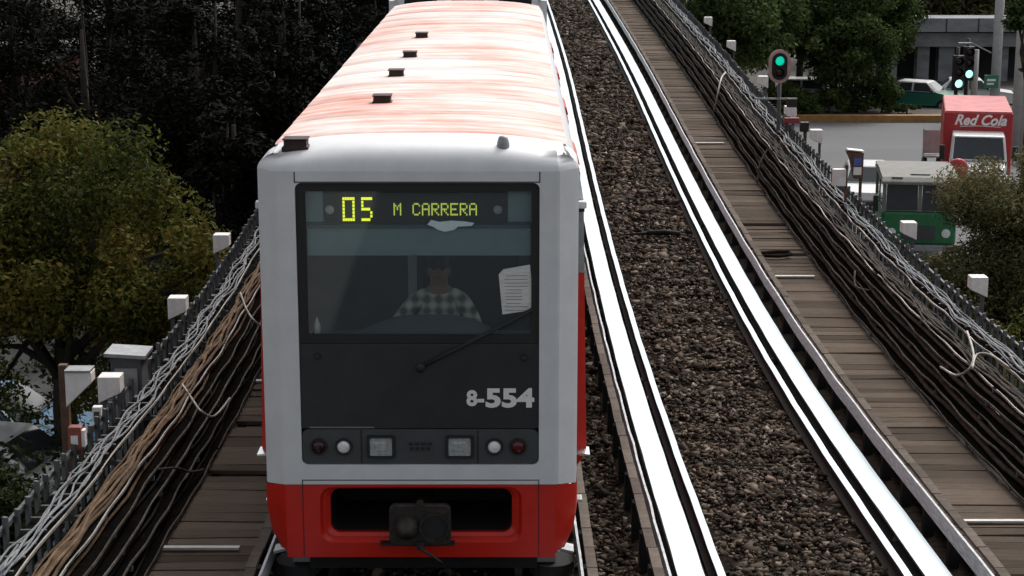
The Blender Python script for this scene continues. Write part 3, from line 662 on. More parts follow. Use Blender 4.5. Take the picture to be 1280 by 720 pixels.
# wiper and notes
wv = MB(); wv.tube([(.01, .01, 1.95), (.35, -.012, 2.13), (.86, .012, 2.395)], [.018, .013, .010], 8)
wi = tp('wiper', wv, 'rubber', smooth=True)
tp('wiper_blade', MB().tube([(.35, .015, 2.14), (.60, .028, 2.27), (.87, .03, 2.41)], .008, 6), 'rubber', wi)
tp('wiper_pivot', MB().loft([[(.01+a, y, 1.945+b) for a, b in circ(0, 0, r, 14)] for y, r in ((.018, .04), (-.01, .035), (-.016, .012))], True, False, True), 'rubber', wi, smooth=True)
pa = MB().prism([(.60, 2.66), (.635, 2.70), (.835, 2.735), (.868, 2.388), (.628, 2.352)], 'y', .0365, .0385)
po = tp('paper_notice', pa, 'paper', gl)
for k in range(11):
    z = 2.645-.026*k+random.uniform(-.003, .003); tp('print_line', MB().box(.64+random.uniform(0, .02), .80+random.uniform(-.04, .03), .0355, .0362, z, z+.0045), 'truckgrey', po)
# --- cab interior
tp('cab_back_wall', MB().box(-1.1, 1.1, 1.72, 1.75, 1.0, 3.5), 'cabwall'); tp('cab_floor', MB().box(-1.1, 1.1, .06, 1.72, 1.0, 1.04), 'cabwall')
tp('cab_ceiling', MB().box(-1.02, 1.02, .08, 1.72, 3.38, 3.40), 'cabpost')
for s in (-1, 1): tp('cab_side_wall', MB().box(min(s*1.10, s*1.13), max(s*1.10, s*1.13), .2, 1.72, 1.0, 2.52), 'cabpost')
tp('partition_post', MB().box(-.16, -.09, 1.45, 1.5, 1.04, 3.42), 'cabpost')
tp('cab_door', MB().box(-.05, .75, 1.69, 1.72, 1.04, 3.1), 'seat')
dsh = []
for y, hw_, z in ((.07, .82, 2.16), (.2, .80, 2.185), (.38, .62, 2.225), (.52, .50, 2.235), (.60, .46, 2.19)):
    dsh.append([(.06+x*hw_*1.0, y, 2.08+(z-2.08)*max(0, 1-abs(x)**3.5)) for x in np.linspace(-1, 1, 17)])
mb = MB(); mb.loft(dsh, False); mb.loft([[(.06+x*.8, .07, 1.04) for x in (-1, 1)], [(.06+x*.8, .07, 2.15) for x in (-1, 1)]], False)
tp('dashboard', mb, 'dash', smooth=True)
tp('dash_box', MB().box(-.85, .85, .06, .55, 1.04, 2.10), 'dash')
# display box and blind behind the top of the glass
db = tp('display_case', MB().box(-.70, .66, .10, .30, 3.035, 3.27), 'display')
tp('case_surround', MB().box(-.84, .85, .13, .31, 3.02, 3.30), 'tealdark')
tp('surround_panel', MB().box(-.84, -.71, .105, .128, 3.05, 3.285), 'teal'); tp('surround_panel', MB().box(.67, .85, .105, .128, 3.05, 3.285), 'teal')
tp('sun_blind', MB().box(-.83, .84, .085, .095, 2.795, 3.0), 'teal'); tp('blind_rail', MB().box(-.83, .84, .075, .098, 3.002, 3.03), 'tealdark')
for x in (-.66, .595): tp('case_knob', MB().loft([[(x+a, y, 3.14+b) for a, b in circ(0, 0, r, 16)] for y, r in ((.10, .034), (.085, .03), (.08, .012))], True, False, True), 'cabpost', db, smooth=True)
tp('torn_sticker', MB().prism([(.07, 3.04), (.10, 3.075), (.16, 3.06), (.25, 3.07), (.36, 3.062), (.42, 3.052), (.40, 3.03), (.30, 3.025), (.27, 3.0), (.20, 2.985), (.15, 3.0), (.12, 3.02)], 'y', .0365, .0385), mat('pale_blue_sticker', (.50, .64, .66), .8, 0, .1, 10), gl)
tp('bottle', MB().loft([[(-.775+a, .11+b, z) for a, b in circ(0, 0, r, 12)] for z, r in ((2.18, .024), (2.26, .024), (2.285, .012), (2.31, .006))], True, True, True), 'white', smooth=True)
GL = {'0': ['01110','10001','10001','10001','10001','10001','01110'], '5': ['11111','10000','10000','11110','00001','00001','11110'], 'M': ['10001','11011','10101','10101','10001','10001','10001'],
      'C': ['01110','10001','10000','10000','10000','10001','01110'], 'A': ['01110','10001','10001','11111','10001','10001','10001'], 'R': ['11110','10001','10001','11110','10100','10010','10001'], 'E': ['11111','10000','10000','11110','10000','10000','11111']}
def led(ch, x, z, dx, dz, dot, m_):
    mb = MB()
    for r_, row in enumerate(GL[ch]):
        for c_, b_ in enumerate(row):
            if b_ == '1': mb.box(x+c_*dx-dot/2, x+c_*dx+dot/2, .094, .0995, z-r_*dz-dot*.62, z-r_*dz+dot*.62)
    tp('display_character', mb, m_, db)
GL['0'] = ['11111','10001','10001','10001','10001','10001','11111']
led('0', -.555, 3.225, .0185, .0265, .016, 'led'); led('5', -.415, 3.225, .0165, .0265, .0155, 'led')
x = -.178
for ch in 'M CARRERA':
    if ch != ' ': led(ch, x, 3.185, .0118, .0135, .0092, 'led2')
    x += .0705
# --- red bumper apron
mb = MB(); hole = rrect(0, .775, .775, .225, .10, 6)
face_with_hole(mb, hole, -HWF+.0, HWF-.0, .43, 1.018, -.004)
mb.loft([loopxz(hole, -.004), loopxz(rrect(0, .78, .752, .208, .09, 6), .03), loopxz(rrect(0, .785, .735, .196, .085, 6), .032), loopxz(rrect(0, .79, .70, .178, .075, 6), .055), loopxz(rrect(0, .79, .70, .178, .075, 6), .09)])
tp('front_apron', mb, 'red')
tp('coupler_recess', MB().loft([loopxz(rrect(0, .79, .702, .18, .075, 6), .088), loopxz(rrect(0, .79, .72, .2, .075, 6), .85)], True, False, True), 'under')
for s in (-1, 1):
    plan = [(s*(HWF-.002), -.004), (s*(HWF+.03), .006), (s*(HWO-.01), .14), (s*(HWO+.006), .168), (s*(HWO+.01), .62)]
    low = [(s*(HWF-.03), .0), (s*(HWF-.01), .014), (s*(HWO-.13), .17), (s*(HWO-.09), .21), (s*(HWO-.08), .62)]
    mb = MB(); mb.loft([[(x, y, .43) for x, y in low], [(x*.3+x2*.7, y*.3+y2*.7, .6) for (x, y), (x2, y2) in zip(low, plan)], [(x, y, .8) for x, y in plan], [(x, y, 1.016 if i < 2 else .981) for i, (x, y) in enumerate(plan)]], False)
    tp('apron_corner', mb, 'red', smooth=True)
    tp('apron_seam', MB().box(s*.905-.003, s*.905+.003, -.007, -.005, .44, 1.06), 'rubber')
mb = MB(); mb.loft([[(x, 0, .43) for x in (-HWF, HWF)], [(x, .05, .405) for x in (-HWF+.03, HWF-.03)], [(x, .5, .40) for x in (-HWF+.03, HWF-.03)]], False); tp('apron_underside', mb, 'red')
tp('panel_seam', MB().box(-.905, .905, -.003, .0, 1.052, 1.058), 'rubber')
# coupler
cp = tp('coupler', MB().loft([loopxz(rrect(.0, .745, .235, .165, .05, 5), y) for y in (-.10, -.16)], True, True, True), 'coupler', bevel=.01)
tp('coupler_shank', MB().tube([(0, -.1, .73), (0, .6, .72)], .09, 12), 'coupler', cp)
tp('cone', MB().loft([[(-.10+a, y, .73+b) for a, b in circ(0, 0, r, 20)] for y, r in ((-.16, .095), (-.20, .085), (-.27, .045), (-.285, .01))], True, False, True), 'coupler', cp, smooth=True)
tp('cup', MB().loft([[(.11+a, y, .735+b) for a, b in circ(0, 0, r, 22)] for y, r in ((-.16, .118), (-.19, .118), (-.19, .100), (-.165, .095))], True), 'coupler', cp)
tp('cup_hole', MB().loft([[(.11+a, -.166, .735+b) for a, b in circ(0, 0, .098, 22)], [(.11+a, -.165, .735+b) for a, b in circ(0, 0, .097, 22)]], True, True, True), 'rubber', cp)
tp('top_lug', MB().loft([[(a, y, .90+b) for a, b in circ(0, 0, .035, 12)] for y in (-.10, -.17)], True, True, True), 'coupler', cp)
tp('release_handle', MB().tube([(0, -.17, .60), (.02, -.19, .56), (.10, -.2, .51), (.17, -.2, .455)], .012, 6), 'coupler', cp, smooth=True)
tp('bottom_lug', MB().box(-.03, .03, -.18, -.1, .555, .62), 'coupler', cp); tp('base_plate', MB().box(-.31, .26, -.12, -.05, .565, .585), 'coupler', cp)
# --- body behind the cab
BW = 1.285
def body(y0, y1, prefix_first):
    """silver upper side, red lower side, roof shoulders, of one car"""
    for s in (-1, 1):
        ya = 1.65 if prefix_first else y0
        if prefix_first:
            tp('cab_door_head', MB().loft([[(s*(BW-.03), y, 3.08), (s*(BW-.03), y, 3.12), (s*(BW-.06), y, 3.30), (s*(BW-.11), y, 3.46), (s*(BW-.17), y, 3.546)] for y in (y0, ya)], False), 'silver', smooth=True)
            tp('cab_side_window', MB().box(min(s*(BW-.03), s*(BW-.036)), max(s*(BW-.03), s*(BW-.036)), y0+.02, ya-.02, 2.55, 3.08), 'glass')
            tp('door_post', MB().box(min(s*(BW-.02), s*(BW-.06)), max(s*(BW-.02), s*(BW-.06)), ya-.02, ya+.04, 2.545, 3.1), 'silver')
        up = MB(); up.loft([[(s*(BW-.02), y, 2.545), (s*(BW-.03), y, 3.12), (s*(BW-.06), y, 3.30), (s*(BW-.11), y, 3.46), (s*(BW-.17), y, 3.546)] for y in (ya, y1)], False); tp('upper_side', up, 'silver', smooth=True)
        lo = MB(); lo.loft([[(s*(BW-.09), y, .93), (s*(BW+.01), y, 1.08), (s*(BW+.005), y, 1.12), (s*(BW-.02), y, 2.54)] for y in (y0, y1)], False); tp('lower_side', lo, 'red')
        # front return faces seen beside the cab
        fr = MB(); fr.add([(s*1.19, y0, 2.545), (s*(BW-.02), y0, 2.545), (s*(BW-.03), y0, 3.12), (s*1.19, y0, 3.14)], [(0, 1, 2, 3)]); tp('front_return', fr, 'galv')
        fr = MB(); fr.add([(s*1.19, y0-.001, .93), (s*(BW-.09), y0-.001, .93), (s*(BW+.01), y0-.001, 1.08), (s*(BW-.02), y0-.001, 2.54), (s*1.19, y0-.001, 2.54)], [(0, 1, 2, 3, 4)]); tp('front_return', fr, 'red')
        fr = MB(); fr.add([(s*1.15, y0-.001, 3.14), (s*(BW-.03), y0-.001, 3.12), (s*(BW-.06), y0-.001, 3.3), (s*(BW-.11), y0-.001, 3.46), (s*(BW-.17), y0-.001, 3.546), (s*1.05, y0-.001, 3.546)], [(0, 1, 2, 3, 4, 5)]); tp('front_return', fr, 'silver')
        # doors and windows down the side
        n = 4; pitch = (y1-y0-1.2)/n
        for k in range(n):
            yc = y0+.9+pitch*(k+.5); xo = s*(BW+.004)
            d = tp('side_door', MB().box(min(xo-s*.02, xo+s*.012), max(xo-s*.02, xo+s*.012), yc-.65, yc+.65, 1.13, 3.02), 'red')
            for e in (-1, 1):
                tp('door_window', MB().box(min(xo, xo+s*.016), max(xo, xo+s*.016), yc+e*.32-.24, yc+e*.32+.24, 2.0, 2.85), 'sideglass', d)
            tp('door_hood', MB().loft([[(s*(BW-.02), y, 3.06), (s*(BW+.02), y, 3.05), (s*(BW+.0), y, 3.12), (s*(BW-.04), y, 3.16)] for y in (yc-.42, yc+.42)], True, True, True), 'red')
            if k < n-1:
                yw = yc+pitch/2
                tp('side_window', MB().box(min(xo-s*.03, xo+s*.004), max(xo-s*.03, xo+s*.004), yw-.55, yw+.55, 2.05, 2.85), 'sideglass')
    # roof: overlapping panels with a slight lip at every joint
    def prof(y, lift):
        xs = np.linspace(-1, 1, 15); return [(x*(BW-.165), y, 3.548+lift+.085*(1-abs(x)**3.0)) for x in xs]
    n = int((y1-y0)/1.05); st = (y1-y0)/n
    for k in range(n):
        a = y0+k*st; b = a+st; mb = MB()
        mb.loft([prof(a, .004), prof(a+.025, .016), prof(b-.03, .006+random.uniform(-.004, .006)), prof(b, -.004)], False)
        tp('roof_panel', mb, 'roof', smooth=True)
    tp('underframe', MB().box(-1.1, 1.1, y0+.3, y1-.2, .35, .92), 'under')
    tp('end_wall', MB().box(-1.15, 1.15, y1-.04, y1, .95, 3.48), 'silver')
body(.62, LEN, True)
# side jamb details at the cab
for s in (-1, 1):
    tp('jamb_cap', MB().box(min(s*1.205, s*1.275), max(s*1.205, s*1.275), .52, .60, 3.07, 3.125), 'silver', bevel=.008)
    tp('jamb_shadow_gap', MB().box(min(s*1.205, s*1.262), max(s*1.205, s*1.262), .606, .614, 3.03, 3.066), 'rubber')
    tp('grab_step', MB().cbox((s*1.262, .56, 1.108), (.105, .2, .015), (0, s*.12, 0)), 'chrome')
    tp('bump_strip', MB().box(min(s*1.17, s*1.26), max(s*1.17, s*1.26), .50, .62, .70, .72), 'chrome')
    tp('lower_step', MB().cbox((s*1.11, .40, .36), (.16, .16, .02), (0, s*.25, 0)), 'galv')
    tp('door_screw', MB().box(s*1.13-.006, s*1.13+.006, .10, .115, 2.0, 2.04), 'chrome')
# bogie wheels and side collector gear
for yc in (1.7, 3.9, LEN-3.9, LEN-1.7):
    for s in (-1, 1):
        w = tp('wheel', MB().loft([[(s*x, yc+a*r, .50+b*r) for a, b in circ(0, 0, 1, 24)] for x, r in ((.88, .30), (.88, .46), (.91, .49), (1.08, .49), (1.11, .46), (1.11, .30))], True, True, True), 'tyre')
        tp('hub', MB().loft([[(s*x, yc+a*r, .50+b*r) for a, b in circ(0, 0, 1, 16)] for x, r in ((1.112, .20), (1.15, .16))], True, False, True), 'galv', w)
    if yc < 5:
        for s in (-1, 1):
            tp('guide_wheel', MB().loft([[(s*1.02+a*r, yc-1.15+b*r, z) for a, b in circ(0, 0, 1, 18)] for z, r in ((.10, .15), (.10, .18), (.2, .18), (.2, .15))], True, True, True), 'tyre')
            tp('guide_arm', MB().box(min(s*.6, s*1.05), max(s*.6, s*1.05), yc-1.25, yc-1.05, .21, .27), 'galv')
tp('axle_beam', MB().box(-.9, .9, .3, .5, .22, .36), 'under')
# roof vents
for px, py, w, right in ((371, 180, .17, 0), (478.5, 131, .15, 0), (496, 98, .14, 0), (513, 74.5, .14, 0), (527.5, 50, .14, 0), (629, 181, .075, 1)):
    # where the pixel meets the sloping roof
    r = ray(px, py); Y = 14.0
    for _ in range(20): Y = (HC-(ORG.z+3.61+(Y-ORG.y)*SLOPE))/(-r.z/r.y)
    q = Vector((0, 0, HC))+r*(Y/r.y); lx, ly = q.x-ORG.x, (q.y-ORG.y)
    zz = 3.548+.085*(1-abs(lx/(BW-.165))**3.0)-.02
    if not right:
        v = tp('roof_vent', MB().loft([[(lx+a, ly+b, zz+z) for a, b in ((-w/2*k, -.06*k), (w/2*k, -.06*k), (w/2*k, .09), (-w/2*k, .09))] for k, z in ((1.18, 0), (1.18, .035), (1, .04), (1, .085))], True, True, True), 'vent', bevel=.006)
        tp('vent_lid', MB().box(lx-w/2-.008, lx+w/2+.008, ly-.068, ly+.1, zz+.087, zz+.097), 'vent', v)
    else:
        tp('roof_stub', MB().loft([[(lx+a, ly+b, zz+z) for a, b in circ(0, 0, r_, 14)] for z, r_ in ((0, .05), (.04, .045), (.07, .036), (.085, .028))], True, True, True), 'galv', smooth=True)
# second car behind: coupled on, so part of the same train
Y2 = LEN+.55
zl = .14
tp('gangway', MB().box(-.5, .5, LEN, Y2, .9, 2.9), 'under')
tp('end_wall', MB().box(-1.12, 1.12, Y2, Y2+.05, .95, 3.60+zl), 'silver')
for x in (-.75, .0, .75): tp('end_window', MB().box(x-.26, x+.26, Y2-.01, Y2+.001, 2.0, 3.52+zl), 'sideglass')
tp('rear_upper_side', MB().box(-BW+.03, BW-.03, Y2+.06, Y2+16.5, 2.2+zl, 3.45+zl), 'silver'); tp('rear_lower_side', MB().box(-BW, BW, Y2+.06, Y2+16.5, .95+zl, 2.195+zl), 'red')
mb = MB(); mb.loft([[(x*(BW-.1), y, 3.452+zl+(y-Y2)*.02+.14*(1-abs(x)**2.6)) for x in np.linspace(-1, 1, 11)] for y in (Y2+.02, Y2+16.5)], False); tp('rear_roof', mb, 'roof', smooth=True)

# --- driver
def skin_obj(name, joints, edges, m, parent=None, sub=2):
    me = bpy.data.meshes.new(name); me.from_pydata([j[0] for j in joints], edges, []); me.update()
    o = link(name, me, m, parent)
    sk = o.modifiers.new('skin', 'SKIN'); sk.use_smooth_shade = True
    for i, j in enumerate(joints):
        r = j[1]; me.skin_vertices[0].data[i].radius = r if isinstance(r, tuple) else (r, r)
        me.skin_vertices[0].data[i].use_root = (i == 0)
    s2 = o.modifiers.new('sub', 'SUBSURF'); s2.levels = sub; s2.render_levels = sub
    return o
dv = ORG+Vector((.12, .80, 1.76))
person = thing('person', 'driver in a pale plaid shirt seated behind the train windscreen', 'person', dv)
bj = [((0, 0, .08), (.17, .13)), ((0, 0, .25), (.155, .11)), ((0, .0, .45), (.18, .115)), ((0, .01, .58), (.10, .08)), ((0, 0, .66), (.058, .06)), ((0, -.02, .75), (.092, .108)), ((0, -.02, .84), (.088, .105)),
      ((-.19, 0, .53), .058), ((-.33, -.10, .36), .048), ((-.40, -.36, .40), .036), ((-.41, -.43, .40), .038),
      ((.19, 0, .53), .058), ((.30, -.08, .33), .048), ((.26, -.35, .38), .036), ((.25, -.42, .38), .038),
      ((-.10, -.06, .02), .085), ((-.13, -.45, .0), .07), ((-.13, -.45, -.45), .05), ((-.13, -.58, -.5), .045),
      ((.10, -.06, .02), .085), ((.13, -.45, .0), .07), ((.13, -.45, -.45), .05), ((.13, -.58, -.5), .045)]
be = [(0, 1), (1, 2), (2, 3), (3, 4), (4, 5), (5, 6), (3, 7), (7, 8), (8, 9), (9, 10), (3, 11), (11, 12), (12, 13), (13, 14), (0, 15), (15, 16), (16, 17), (17, 18), (0, 19), (19, 20), (20, 21), (21, 22)]
bd = skin_obj('body', bj, be, M['skin'], person)
sj = [((0, 0, .08), (.19, .15)), ((0, 0, .25), (.175, .13)), ((0, 0, .45), (.20, .135)), ((0, .01, .575), (.115, .095)), ((-.19, 0, .53), .072), ((-.33, -.10, .36), .062), ((-.385, -.30, .39), .05), ((.19, 0, .53), .072), ((.30, -.08, .33), .062), ((.27, -.29, .37), .05)]
skin_obj('shirt', sj, [(0, 1), (1, 2), (2, 3), (3, 4), (4, 5), (5, 6), (3, 7), (7, 8), (8, 9)], M['plaid'], person)
skin_obj('trousers', [((0, 0, .06), (.185, .145)), ((-.10, -.06, .02), .1), ((-.13, -.45, .0), .085), ((-.13, -.45, -.4), .066), ((.10, -.06, .02), .1), ((.13, -.45, .0), .085), ((.13, -.45, -.4), .066)], [(0, 1), (1, 2), (2, 3), (0, 4), (4, 5), (5, 6)], M['trousers'], person)
hm = MB(); hm.loft([[(a*rx, -.005+b*ry, z) for a, b in circ(0, 0, 1, 20)] for z, rx, ry in ((.80, .085, .098), (.86, .084, .10), (.905, .07, .085), (.925, .04, .05), (.93, .005, .006))], True, False, True); hm.build('hair', M['hair'], person, smooth=True)
fm = MB(); fm.loft([[(a*r, -.115-y, .775+b*r*1.3) for a, b in circ(0, 0, 1, 10)] for y, r in ((-.02, .02), (.0, .017), (.012, .008))], True, False, True); fm.build('nose', M['skin'], person, smooth=True)
for x in (-.033, .033):
    e = MB().loft([[(x+a*r, -.108-y, .80+b*r*.7) for a, b in circ(0, 0, 1, 10)] for y, r in ((0, .016), (.004, .010))], True, False, True); e.build('eye', M['hair'], person)
    MB().box(x-.02, x+.02, -.112, -.105, .823, .830).build('eyebrow', M['hair'], person)
    MB().loft([[(x*2.5+a*.012, -.02+b*.022, z) for a, b in circ(0, 0, 1, 8)] for z in (.735, .79)], True, True, True).build('ear', M['skin'], person, smooth=True)
MB().box(-.027, .027, -.108, -.10, .728, .736).build('mouth', mat('lips', (.18, .07, .06), .5), person)
for s, hx in ((-1, -.41), (1, .25)):
    for k in range(5):
        fx = hx-.032+k*.016 if k < 4 else hx-s*.045; L_ = (.06, .07, .066, .05, .045)[k]
        MB().tube([(fx, -.44, .40), (fx, -.44-L_*.7, .395), (fx, -.44-L_, .375)], [.009, .009, .007], 6).build('finger', M['skin'], person, smooth=True)
MB().box(.02, .14, -.142, -.137, .40, .425).build('pocket_tag', M['trousers'], person)
MB().box(-.13, .13, -.12, -.118, .02, .05).build('belt', M['hair'], person)
st = thing('driver_seat', 'brown vinyl seat under the train driver', 'seat', ORG+Vector((.12, 1.0, 1.06)))
MB().box(-.24, .24, -.25, .25, .55, .66).build('cushion', M['seat'], st, bevel=.03); MB().box(-.23, .23, .2, .3, .66, 1.15).build('backrest', M['seat'], st, bevel=.03); MB().tube([(0, 0, 0), (0, 0, .55)], .06, 12).build('pedestal', M['coupler'], st)

# ================================================================== VEHICLES
def wheel_me(r=.33, w=.22):
    return MB().loft([[(x, a*k, b*k) for a, b in circ(0, 0, 1, 20)] for x, k in ((-w/2, r*.6), (-w/2, r*.93), (-w/2+.03, r), (w/2-.03, r), (w/2, r*.93), (w/2, r*.6))], True, True, True).mesh('wheel'), MB().loft([[(x, a*k, b*k) for a, b in circ(0, 0, 1, 14)] for x, k in ((-w/2-.005, r*.58), (w/2+.005, r*.58))], True, True, True).mesh('rim')
def car(label, loc, rz, body_m, top_m, pickup=False, group=None, name='parked_car'):
    t = thing(name, label, 'car', loc, (0, 0, rz), group)
    L, W = (4.3, 1.7)
    prof = [(-2.1, .30), (-2.15, .55), (-2.05, .78), (-1.0, .93), (1.45, .96), (2.05, .92), (2.12, .55), (2.08, .30)]
    mb = MB(); mb.loft([[(x*k, y, z) for y, z in prof] for x, k in ((-.78, 1), (-.85, 1), (.85, 1), (.78, 1))], True, True, True)
    mb.build('body', body_m, t, bevel=.05)
    cabp = [(-1.05, .93), (-.45, 1.42), (1.0, 1.44), (1.6, .95)]
    cb = MB(); cb.loft([[(s*(.80 if z < 1 else .62), y, z) for y, z in cabp] for s in (-1, 1)], True, True, True); c = cb.build('cabin', top_m, t, bevel=.05)
    gm = M['carglass']
    MB().add([(-.70, -1.0, .985), (.70, -1.0, .985), (.56, -.515, 1.385), (-.56, -.515, 1.385)], [(0, 1, 2, 3)]).build('windscreen', gm, t, loc=(0, -.012, .01))
    MB().add([(.70, 1.56, .99), (-.70, 1.56, .99), (-.56, 1.06, 1.40), (.56, 1.06, 1.40)], [(0, 1, 2, 3)]).build('rear_window', gm, t, loc=(0, .012, .01))
    for s in (-1, 1):
        for y0, y1 in ((-.80, .15), (.25, 1.25)):
            MB().add([(s*.795, y0 if y0 < 0 else y0, .99), (s*.795, y1, .99), (s*.652, min(y1, 1.0), 1.37), (s*.652, max(y0, -.45), 1.37)], [(0, 1, 2, 3)]).build('side_window', gm, t, loc=(s*.02, 0, .0))
        MB().box(s*.88-.06, s*.88+.06, -.82, -.72, .95, 1.06).build('mirror', M['rubber'], t, bevel=.02)
        MB().box(s*.58-.16, s*.58+.16, -2.14, -2.10, .58, .72).build('headlight', M['brightlens'], t, bevel=.01)
        MB().box(s*.66-.1, s*.66+.1, 2.08, 2.12, .6, .78).build('tail_light', M['redlens'], t, bevel=.01)
    wm, rm = wheel_me(.31, .2)
    for s in (-1, 1):
        for y in (-1.32, 1.30):
            w = link('wheel', wm, M['tyre'], t, (s*.76, y, .31)); link('rim', rm, M['galv'], w)
    MB().box(-.84, .84, -2.20, -2.10, .32, .50).build('bumper', M['darkgrey'], t, bevel=.02); MB().box(-.84, .84, 2.08, 2.18, .32, .5).build('bumper', M['darkgrey'], t, bevel=.02)
    return t
# red soft-drink lorry facing us
def red_truck():
    Y = 61.5
    c = at_z(1222, 246, .02); c = Vector((at_y(1222, 200, Y).x, Y, 0.02))
    t = thing('delivery_truck', 'red box delivery truck with a white bonnet and white lettering', 'truck', c, (0, 0, -.215))
    b = MB().box(-1.15, 1.15, 1.0, 6.5, .75, 2.92).build('cargo_box', M['truckred'], t, bevel=.04)
    MB().box(-1.12, 1.12, 1.05, 6.45, 2.925, 2.96).build('roof_sheet', mat('pale_red_roof', (.50, .16, .16), .7, 0, .2, 2), b)  # roof sheet is a paler, pinker red than the box sides
    for k in range(5):
        for s in (-1, 1): MB().box(s*1.158-.006, s*1.158+.006, 1.2+k*1.05, 2.15+k*1.05, .9, 2.6).build('side_shutter', M['truckred'], b)
    # cab
    side = [(1.0, .6), (-.35, .6), (-.42, 1.42), (.02, 2.25), (1.0, 2.3)]
    cb = MB(); cb.loft([[(s*(.97 if z < 1.5 else .86), y, z) for y, z in side] for s in (-1, 1)], True, True, True); cb.build('cab', M['carwhite'], t, bevel=.05)
    MB().add([(-.87, -.39, 1.5), (.87, -.39, 1.5), (.79, .0, 2.18), (-.79, .0, 2.18)], [(0, 1, 2, 3)]).build('windscreen', M['carglass'], t, loc=(0, -.02, .0))
    MB().tube([(-.87, -.44, 1.47), (.87, -.44, 1.47), (.80, -.02, 2.21), (-.80, -.02, 2.21), (-.87, -.44, 1.47)], .03, 6).build('windscreen_trim', M['carwhite'], t)
    hd_ = [(-.42, .6), (-1.55, .6), (-1.6, 1.05), (-1.45, 1.22), (-.42, 1.42)]
    MB().loft([[(s*(.80 if y < -1.3 else .92), y, z) for y, z in hd_] for s in (-1, 1)], True, True, True).build('bonnet', M['carwhite'], t, bevel=.06)
    MB().box(-.5, .5, -1.66, -1.605, .68, 1.02).build('grille', M['darkgrey'], t)
    for s in (-1, 1):
        MB().loft([[(s*.66+a*r, y, .87+b*r) for a, b in circ(0, 0, 1, 16)] for y, r in ((-1.6, .12), (-1.66, .11), (-1.67, .04))], True, False, True).build('headlight', M['brightlens'], t)
        m_ = MB().box(s*1.2-.09, s*1.2+.09, -.35, -.28, 1.45, 1.95).build('mirror', M['rubber'], t, bevel=.02); MB().tube([(s*.95, -.3, 1.55), (s*1.2, -.31, 1.6)], .015, 6).build('bracket', M['rubber'], m_)
        MB().box(s*.93-.1, s*.93+.12, -1.4, -.45, .62, 1.0).build('fender', M['carwhite'], t, bevel=.06)
    MB().box(-1.0, 1.0, -1.78, -1.66, .42, .62).build('bumper', M['carwhite'], t, bevel=.02)
    wm, rm = wheel_me(.42, .28)
    for s in (-1, 1):
        for y in (-.95, 4.6): w = link('wheel', wm, M['tyre'], t, (s*.88, y, .42)); link('rim', rm, M['galv'], w)
    me = text_mesh('Red Cola', .50, .006, .35, .014, 'CENTER')
    xs = [v.co.x for v in me.vertices]; o = link('lettering', me, M['whitelet'], b, (0.05, .99, 2.50), (math.pi/2, 0, 0)); o.scale = (1.75/(max(xs)-min(xs)), 1, 1)
    MB().tube([(-.62, .985, 2.44), (.0, .985, 2.47), (.75, .985, 2.44)], .012, 6).build('underline', M['whitelet'], b)
red_truck()
def green_truck():
    Y = 50.2; c = Vector((at_y(1150, 250, Y).x, Y, .02))
    t = thing('green_truck', 'old green truck with a dusty flat grey roof and split windscreen', 'truck', c, (0, 0, -.14))
    MB().box(-1.03, 1.03, 0, 3.4, .6, 1.55).build('body', M['truckgreen'], t, bevel=.08)
    # pillars and roof
    rf = MB(); rf.loft([[(x*1.06, y, z) for x in np.linspace(-1, 1, 7)] for y, z in ((-.18, 2.42), (.0, 2.52), (1.6, 2.56), (3.3, 2.52), (3.45, 2.42))], False); rf.loft([[(x*1.06, y, 2.36) for x in np.linspace(-1, 1, 7)] for y in (-.18, 3.45)], False)
    r_ = rf.build('roof', M['truckgrey'], t); MB().box(-1.07, 1.07, -.2, 3.45, 2.33, 2.41).build('roof_edge', M['truckgrey'], r_, bevel=.02)
    MB().box(-.25, .28, .35, .5, 2.54, 2.565).build('roof_patch', M['darkgrey'], r_); MB().box(-.8, -.5, -.06, .06, 2.48, 2.53).build('marker_lamp', M['darkgrey'], r_); MB().box(.7, .9, -.06, .06, 2.48, 2.53).build('marker_lamp', M['darkgrey'], r_)
    for x in (-.98, 0, .98): MB().box(x-.05, x+.05, -.02, .05, 1.55, 2.34).build('pillar', M['truckgrey'], t)
    for s in (-1, 1):
        for y in (1.6, 3.35): MB().box(s*.99-.04, s*.99+.04, y-.05, y+.05, 1.55, 2.33).build('pillar', M['truckgrey'], t)
        MB().box(min(s*.06, s*.92), max(s*.06, s*.92), .0, .02, 1.58, 2.30).build('windscreen_pane', M['carglass'], t)
        MB().box(s*1.0-.01, s*1.0+.01, .1, 1.5, 1.6, 2.28).build('side_window', M['carglass'], t)
        MB().loft([[(s*.75+a*r, y, .95+b*r) for a, b in circ(0, 0, 1, 16)] for y, r in ((-.01, .13), (-.06, .12), (-.07, .05))], True, False, True).build('headlight', M['brightlens'], t)
        m_ = MB().box(s*1.22-.07, s*1.22+.07, -.1, -.04, 1.55, 2.0).build('mirror', M['rubber'], t)
        MB().tube([(s*1.0, 0, 1.9), (s*1.22, -.06, 1.95)], .015, 6).build('bracket', M['rubber'], m_)
    MB().box(-.45, .45, -.03, -.005, .75, 1.15).build('grille', M['darkgrey'], t); MB().box(-1.05, 1.05, -.14, -.03, .45, .62).build('bumper', M['galv'], t, bevel=.02)
    MB().box(-.85, 1.0, 3.5, 6.5, .8, 1.3).build('rear_bed', M['darkgrey'], t, bevel=.04)
    wm, rm = wheel_me(.40, .26)
    for s in (-1, 1):
        for y in (.75, 5.3): w = link('wheel', wm, M['tyre'], t, (s*.9, y, .40)); link('rim', rm, M['galv'], w)
green_truck()
